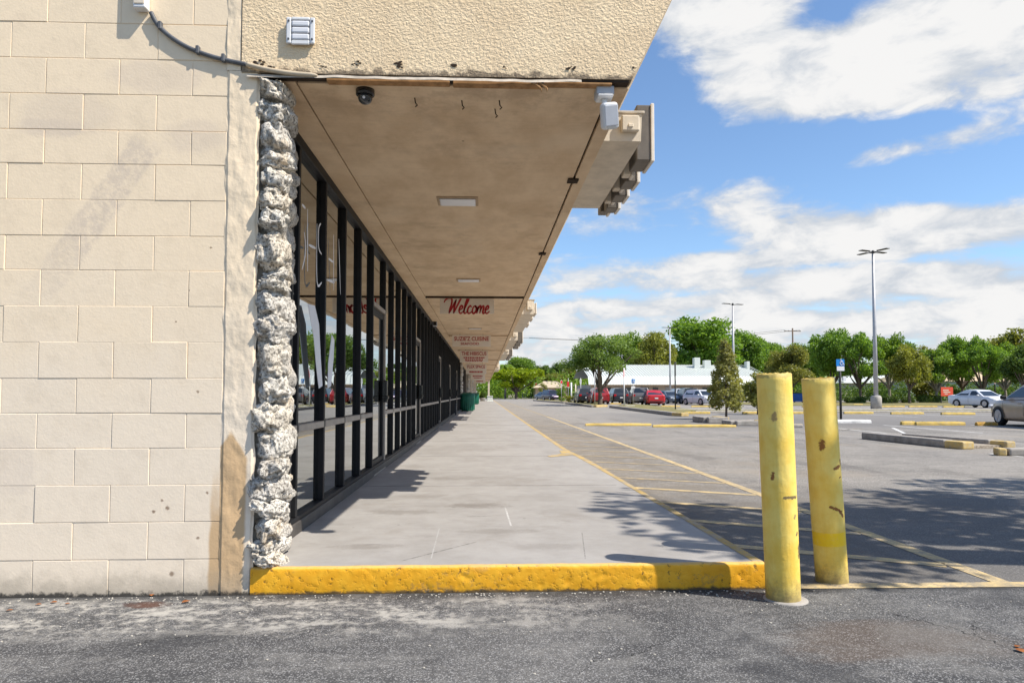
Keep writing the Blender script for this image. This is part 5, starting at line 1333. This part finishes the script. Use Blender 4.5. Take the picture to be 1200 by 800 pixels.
def limbs(rng, blobs, z0, r, top, forks, mat, name, lean=0):
    m = MB(); base = [(0, 0, -.05), (rng.uniform(-.1, .1), rng.uniform(-.1, .1), z0*.55), (lean, 0, z0)]
    m.tube(smooth_path(base, 4), [r*(1.25-.4*i/8) for i in range(9)], 9)
    bl = sorted(blobs, key=lambda b: -b[3]); rng.shuffle(bl)
    for b in bl[:forks]:
        e = Vector(b[:3]); s = Vector((lean, 0, z0-.1)); mid = s.lerp(e, .5)+Vector((rng.uniform(-.4, .4), rng.uniform(-.4, .4), rng.uniform(-.1, .5)))*(e-s).length*.22
        pts = smooth_path([s, mid, e], 4); m.tube(pts, [max(.012, r*.78*(1-.85*i/(len(pts)-1))) for i in range(len(pts))], 6)
        for q in range(2):
            f = Vector(b[:3])+Vector((rng.uniform(-1, 1), rng.uniform(-1, 1), rng.uniform(-.2, 1)))*b[3]*.8
            m.tube([pts[5], pts[5].lerp(f, .6)+Vector((0, 0, .1)), f], [r*.22, r*.14, .01], 5)
    return m.mesh(name)
PROTO = {}
def proto(kind, seed, leafmat, n=9000, size=.30, shape='round', barkm='bark', forks=9):
    """returns (trunk mesh, crown mesh) for a tree 1 unit = 1 m, about 8 m tall and 8 m wide"""
    key = (kind, seed)
    if key in PROTO: return PROTO[key]
    rng = random.Random(seed)
    if shape == 'round': bl = lumps(rng, 30, 4.1, 4.1, 3.1, 5.3, .9, 1.6, -.75); z0 = 1.9
    elif shape == 'oak': bl = lumps(rng, 34, 4.4, 4.4, 2.7, 5.4, .7, 1.35, -.55); z0 = 1.6
    elif shape == 'umbrella': bl = lumps(rng, 30, 4.4, 4.4, 1.9, 6.0, .7, 1.3, -.9)+lumps(rng, 10, 4.2, 4.2, 1.2, 3.9, .7, 1.1, -.9); z0 = 1.7
    elif shape == 'sparse': bl = lumps(rng, 20, 4.0, 4.0, 3.0, 5.2, .5, .95, -.7); z0 = 1.9
    elif shape == 'tall': bl = lumps(rng, 30, 3.1, 3.1, 3.6, 4.6, .8, 1.4, -1); z0 = 1.0
    tm = limbs(rng, bl, z0, .20, 0, forks, barkm, 'trunk'); tm.materials.append(MATS[barkm])
    PROTO[key] = (tm, leaf_mesh('crown', bl, n, size, seed, leafmat)); return PROTO[key]
def tree(u, Y, vtop, wpx, pk, label, rot=0, name='shade_tree', vb=None, group='trees round the car park'):
    p = yp(u, 461, Y); ht = yp(u, vtop, Y).z; wd = wpx*Y/F_PX
    t = thing(name, label, 'tree', (p.x, Y, 0), rot, group)
    tm, cm = pk; sx, sz = wd/8.6, ht/8.4
    for nm, me in (('trunk', tm), ('crown', cm)):
        o = link(nm, me, t); o.scale = (sx, sx, sz)
    return t
PA = lambda s: proto('bright', s, 'leaf_bright', 17000, .27, 'round')
PM = lambda s: proto('mid', s, 'leaf_mid', 15000, .26, 'round')
PD = lambda s: proto('dark', s, 'leaf_dark', 13000, .27, 'round')
PO = lambda s: proto('olive', s, 'leaf_olive', 13000, .26, 'round')
PR = lambda s: proto('rust', s, 'leaf_rust', 12000, .27, 'round')
PU = lambda s: proto('umb', s, 'leaf_mid', 13000, .25, 'umbrella', 'bark_pale', 14)
PB = lambda s: proto('umbb', s, 'leaf_bright', 13000, .25, 'umbrella', 'bark', 14)
PS = lambda s: proto('sparse', s, 'leaf_olive', 2600, .26, 'sparse', 'bark_pale', 16)
POAK = lambda s: proto('oak', s, 'leaf_oak', 13000, .19, 'oak', 'bark', 12)
tree(703, 63, 387, 104, POAK(3), 'large open crowned oak at the head of the car row, left of the white roof', .4)
tree(605, 142, 427, 66, proto('lime', 5, 'leaf_lime', 9000, .30, 'umbrella', 'bark', 10), 'low spreading lime green tree beyond the end of the walkway', 0)
tree(610, 190, 417, 46, PM(11), 'darker tree rising behind the lime green tree', 1)
tree(585, 175, 424, 40, PM(12), 'green tree half hidden behind the end of the canopy', 2)
tree(640, 200, 424, 36, PD(13), 'dark round tree behind the right of the lime green tree', 0)
tree(657, 190, 425, 36, PD(14), 'dark tree between the lime green tree and the oak', 1)
tree(650, 160, 436, 40, PO(15), 'olive tree above the small tan house', 2)
tree(672, 165, 430, 40, PO(16), 'olive tree directly behind the left of the oak', .5)
tree(630, 165, 440, 34, PM(11), 'green tree behind the far red octagon sign', 1.8)
tree(742, 118, 384, 70, PM(12), 'tall green tree behind the right of the oak', .3)
tree(770, 112, 386, 62, PR(17), 'brownish olive tree above the white roof, left of the bright one', 1.4)
tree(822, 120, 370, 112, PA(18), 'biggest bright green tree above the middle of the white roof', 0)
tree(872, 128, 386, 66, PA(19), 'bright green tree behind the lamp post beyond the cone shaped tree', 2)
tree(900, 135, 399, 60, PM(11), 'green tree above the right end of the white roof', .8)
tree(925, 96, 404, 62, PO(16), 'greyish olive tree behind the gap between the bollards', 2.2)
tree(948, 122, 396, 60, PM(12), 'green tree behind the farther bollard and left of the blue sign', 1.1)
tree(975, 84, 385, 62, PA(19), 'bright green tree right behind the blue parking sign', .2)
tree(1008, 80, 384, 64, PB(21), 'bright green tree just left of the tall lamp post', 1.9)
tree(1042, 86, 387, 62, PU(22), 'green tree just right of the tall lamp post', 2.6)
tree(1066, 74, 398, 60, PR(23), 'yellowish tree with visible pale trunks right of the lamp post', .7)
tree(1080, 92, 391, 70, PS(24), 'thin leaved tree with bare branches against the sky', 0)
tree(1098, 80, 404, 58, PU(25), 'green tree with grey bare limbs above the red board', 1.2)
tree(1128, 84, 387, 62, PB(21), 'bright green tree above the white sedan', .5)
tree(1152, 78, 400, 58, PB(26), 'low bright tree above the bonnet of the white sedan', 2.8)
tree(1178, 86, 398, 60, PU(22), 'green forked tree right of the white sedan', 1.6)
tree(1200, 140, 380, 100, PR(17), 'broad brown topped tree behind the others at the right edge', 2.4)
tree(1204, 62, 404, 60, PD(14), 'dark tree at the right edge above the tan car', .9)
tree(1228, 80, 392, 60, PB(26), 'bright tree just beyond the right edge above the tan car', .9)
tree(1262, 90, 385, 70, PA(18), 'tall bright tree beyond the right edge of the lot', 1.9)
# cone shaped young tree and round shrub tree
rng = random.Random(31); bl = []
for i in range(34):
    f = (i+.5)/34; z = .55+2.85*f; w = 1.08*(1-f)**.85*(.55+.45*min(1, f*5))+.10; a = i*2.4
    bl.append((w*.62*math.cos(a), w*.62*math.sin(a), z, .20+.16*(1-f), .20+.16*(1-f), .24))
p = gp(851, 491.5); t = thing('young_tree', 'young cone shaped tree with thin top on a small kerbed island left of the bollards', 'tree', p)
s_ = yp(851, 399, p.y).z/3.5
o = link('crown', leaf_mesh('crown', bl, 5200, .115, 31, 'leaf_cone'), t); o.scale = (s_*.95, s_*.95, s_)
m = MB().tube(smooth_path([(0, 0, -.02), (.02, 0, 1.0), (0, .02, 2.2), (0, 0, 3.35)], 4), [.055, .055, .05, .048, .045, .042, .04, .036, .03, .025, .02, .014, .006], 8)
for i in range(3, 30, 2): b = bl[i]; m.tube([(0, 0, b[2]-.25), (b[0]*.6, b[1]*.6, b[2]-.08), (b[0]*1.1, b[1]*1.1, b[2]+.1)], [.02, .012, .004], 5)
o = m.build('trunk', 'bark', t); o.scale = (s_, s_, s_)
for nm, u, v, vt, w, seed, lf, lab in [('round_shrub', 888, 485.5, 431.5, 40, 33, 'leaf_olive', 'round leafy shrub tree partly hidden behind the nearer bollard')]:
    p = gp(u, v); rng = random.Random(seed); bl = lumps(rng, 26, .95, .95, 1.05, 1.35, .28, .46)
    t = thing(nm, lab, 'shrub', p); k = yp(u, vt, p.y).z/2.4; kx = w*p.y/F_PX/1.9
    o = link('crown', leaf_mesh('crown', bl, 4200, .11, seed, lf), t); o.scale = (kx, kx, k)
    o = MB().tube([(0, 0, -.02), (.03, 0, .5), (0, .02, 1.4)], [.06, .05, .03], 7).tube([(0, 0, .4), (.3, .1, 1.0), (.5, .1, 1.6)], [.035, .025, .01], 6).tube([(0, 0, .4), (-.3, -.1, 1.0), (-.5, .1, 1.6)], [.035, .025, .01], 6).build('trunk', 'bark', t); o.scale = (kx, kx, k)
# palm at the end of the walkway
p = gp(592, 467.3); zt_ = yp(592, 428, p.y).z; t = thing('palm_tree', 'slim palm with a pale trunk in front of the lime green tree', 'tree', p)
MB().tube([(0, 0, -.05), (.1, 0, zt_*.5), (0, 0, zt_)], [.24, .18, .14], 10).build('trunk', 'bark_pale', t)
fr = MB()
for k in range(16):
    a = 2*math.pi*k/16+.2; el = .9-.9*(k % 3)*.5
    d = Vector((math.cos(a), math.sin(a), 0)); q = [Vector((0, 0, zt_))+d*(2.3*s)+Vector((0, 0, 1.6*s*el-2.2*s*s)) for s in (0, .25, .5, .75, 1)]
    sd = Vector((-d.y, d.x, 0))
    for i in range(len(q)-1):
        for g_ in (-1, 1):
            w0, w1 = (.05, .30, .42, .34, .05)[i], (.05, .30, .42, .34, .05)[i+1]
            fr.poly([q[i], q[i+1], q[i+1]+sd*g_*w1-Vector((0, 0, w1*.5)), q[i]+sd*g_*w0-Vector((0, 0, w0*.5))] if w0 > .06 or True else [])
fr.build('crown', 'leaf_mid', t)
# hedges and shrubs
def hedge(u0, u1, v, h, label, lf='leaf_hedge', d=1.2, grp='clipped hedges under the trees'):
    a, b = gp(u0, v), gp(u1, v); L = (b-a).length; t = thing('hedge', label, 'hedge', (a+b)/2, math.atan2(b.y-a.y, b.x-a.x), grp)
    bl = [(-L/2+.35+(L-.7)*i/max(1, int(L/.5)), 0, h*.52, .42, d*.45, h*.5) for i in range(int(L/.5)+1)]
    link('foliage', leaf_mesh('foliage', bl, int(900*max(L, 1.5)), .13, int(u0), lf), t)
    MB().box(-L/2+.2, L/2-.2, -d*.25, d*.25, .0, h*.7, .1).build('branches', 'leaf_dark', t)
hedge(1030, 1053, 472.3, .85, 'clipped hedge just right of the lamp post base')
hedge(1056, 1072, 472.3, .8, 'short hedge below the pale trunks right of the lamp post')
hedge(1076, 1102, 472.0, .95, 'hedge left of the red board')
hedge(990, 1015, 472.6, .8, 'hedge between the blue sign and the lamp post')
hedge(955, 980, 472.3, .7, 'low hedge left of the blue sign post')
hedge(1186, 1206, 472.2, .8, 'hedge behind the roof of the tan car')
def shrub(u, v, w, hpx, lf, label, seed, grp='small shrubs by the drive'):
    p = gp(u, v); k = p.y/F_PX; rng = random.Random(seed); rx, rz = w*k/2, hpx*k/2
    bl = lumps(rng, 14, rx, rx, rz, rz, min(rx, rz)*.35, min(rx, rz)*.55)
    t = thing('shrub', label, 'shrub', p, 0, grp)
    link('foliage', leaf_mesh('foliage', bl, 1700, max(.09, rx*.16), seed, lf), t)
    MB().tube([(0, 0, -.02), (0, 0, rz)], [.05, .03], 6).tube([(0, 0, .05), (rx*.4, 0, rz*1.2)], [.035, .015], 5).tube([(0, 0, .05), (-rx*.4, .1, rz*1.2)], [.035, .015], 5).build('stems', 'bark', t)
shrub(658, 470.8, 13, 22, 'leaf_mid', 'upright green shrub beside the dark purple car', 41)
shrub(636, 468.2, 12, 20, 'leaf_olive', 'olive shrub right of the far red octagon sign', 42)
shrub(669, 471.6, 16, 9, 'leaf_rust', 'rusty low shrub at the feet of the marker posts', 43)
shrub(681, 472.6, 12, 6, 'leaf_bright', 'low bright plant at the tip of the oak island', 44)
shrub(1085, 471.5, 34, 30, 'leaf_olive', 'bushy olive shrub with twigs left of the red board', 45, 'tall shrubs under the trees')
shrub(1118, 471, 16, 22, 'leaf_dark', 'dark shrub right behind the red board', 46, 'tall shrubs under the trees')
# planter and white pot at the end of the walkway
p = yp(565.5, 467, 90); t = thing('planter', 'round green bush in a pot at the far end of the walkway', 'planter', (p.x, 90, WZ))
MB().lathe([(.28, 0), (.36, .35), (.38, .40), (.33, .40)], 16).build('pot', 'concrete_pale', t)
link('foliage', leaf_mesh('foliage', lumps(random.Random(5), 12, .5, .5, .45, .75, .2, .3), 1500, .09, 5, 'leaf_hedge'), t)
p = yp(574, 467.6, 84); t = thing('stone_planter', 'square white planter at the far end of the walkway', 'planter', (p.x, 84, WZ))
MB().box(-.33, .33, -.33, .33, 0, .62, .04, 2).box(-.38, .38, -.38, .38, .621, .70, .03, 2).box(-.40, .40, -.40, .40, -.001, .08, .02).build('box', 'roof_white', t)
# oval sign plate on the far shopfront
p = xp(552, 446, -1.32); t = thing('oval_sign', 'small white oval sign projecting from the far shopfront', 'sign', (p.x, p.y, p.z))
M_ = Matrix.Rotation(math.pi/2, 4, 'X'); o = MB().lathe([(.28, -.02), (.30, 0), (.28, .02)], 24).build('plate', 'sign_white', t); o.rotation_euler = (math.pi/2, 0, 0); o.scale = (1.15, .75, 1)
MB().box(-.75, -.30, -.02, .02, .05, .09, .005).build('bracket', 'groove_dark', t)
# far woods closing the view
rng = random.Random(77); bl = []
for i in range(190):
    u = rng.uniform(560, 1330); Y = rng.uniform(150, 185); hh = rng.uniform(7, 12)*(.60 if u < 760 else 1); x = yp(u, 461, Y).x
    bl.append((x, Y, hh*.5, rng.uniform(4, 7), 4, hh*.55))
tag(link('woods', leaf_mesh('woods', bl, 64000, .60, 77, 'leaf_mid')), kind='stuff')
bl = []
for i in range(90):
    u = rng.uniform(935, 1330); Y = rng.uniform(96, 112); hh = rng.uniform(1.6, 3.4); x = yp(u, 461, Y).x
    bl.append((x, Y, hh*.5, rng.uniform(1.2, 2.6), 1.5, hh*.55))
tag(link('undergrowth', leaf_mesh('undergrowth', bl, 17000, .30, 78, 'leaf_dark')), kind='stuff')
# the shade tree standing just outside the picture at the right: it throws the dappled shade on the lot and kerb
def near_tree(x, y, sc, seed, n, label):
    rng = random.Random(seed); bl = lumps(rng, 26, 2.8, 1.7, 1.5, 6.4, .35, .80, -.9)
    t = thing('shade_tree', label, 'tree', (x, y, 0), 0)
    tm = limbs(rng, bl, 3.4, .17, 0, 12, 'bark', 'trunk'); link('trunk', tm, t, 'bark').scale = (sc, sc, sc)
    link('crown', leaf_mesh('crown', bl, n, .17, seed, 'leaf_mid'), t).scale = (sc, sc, sc)
near_tree(7.4, 3.0, 1.0, 91, 2500, 'shade tree on the lot whose leafy shadow falls across the kerb and bollards')
near_tree(11.6, 4.6, 1.05, 92, 3200, 'second shade tree on the lot, its shadow falling on the bay beside the island')
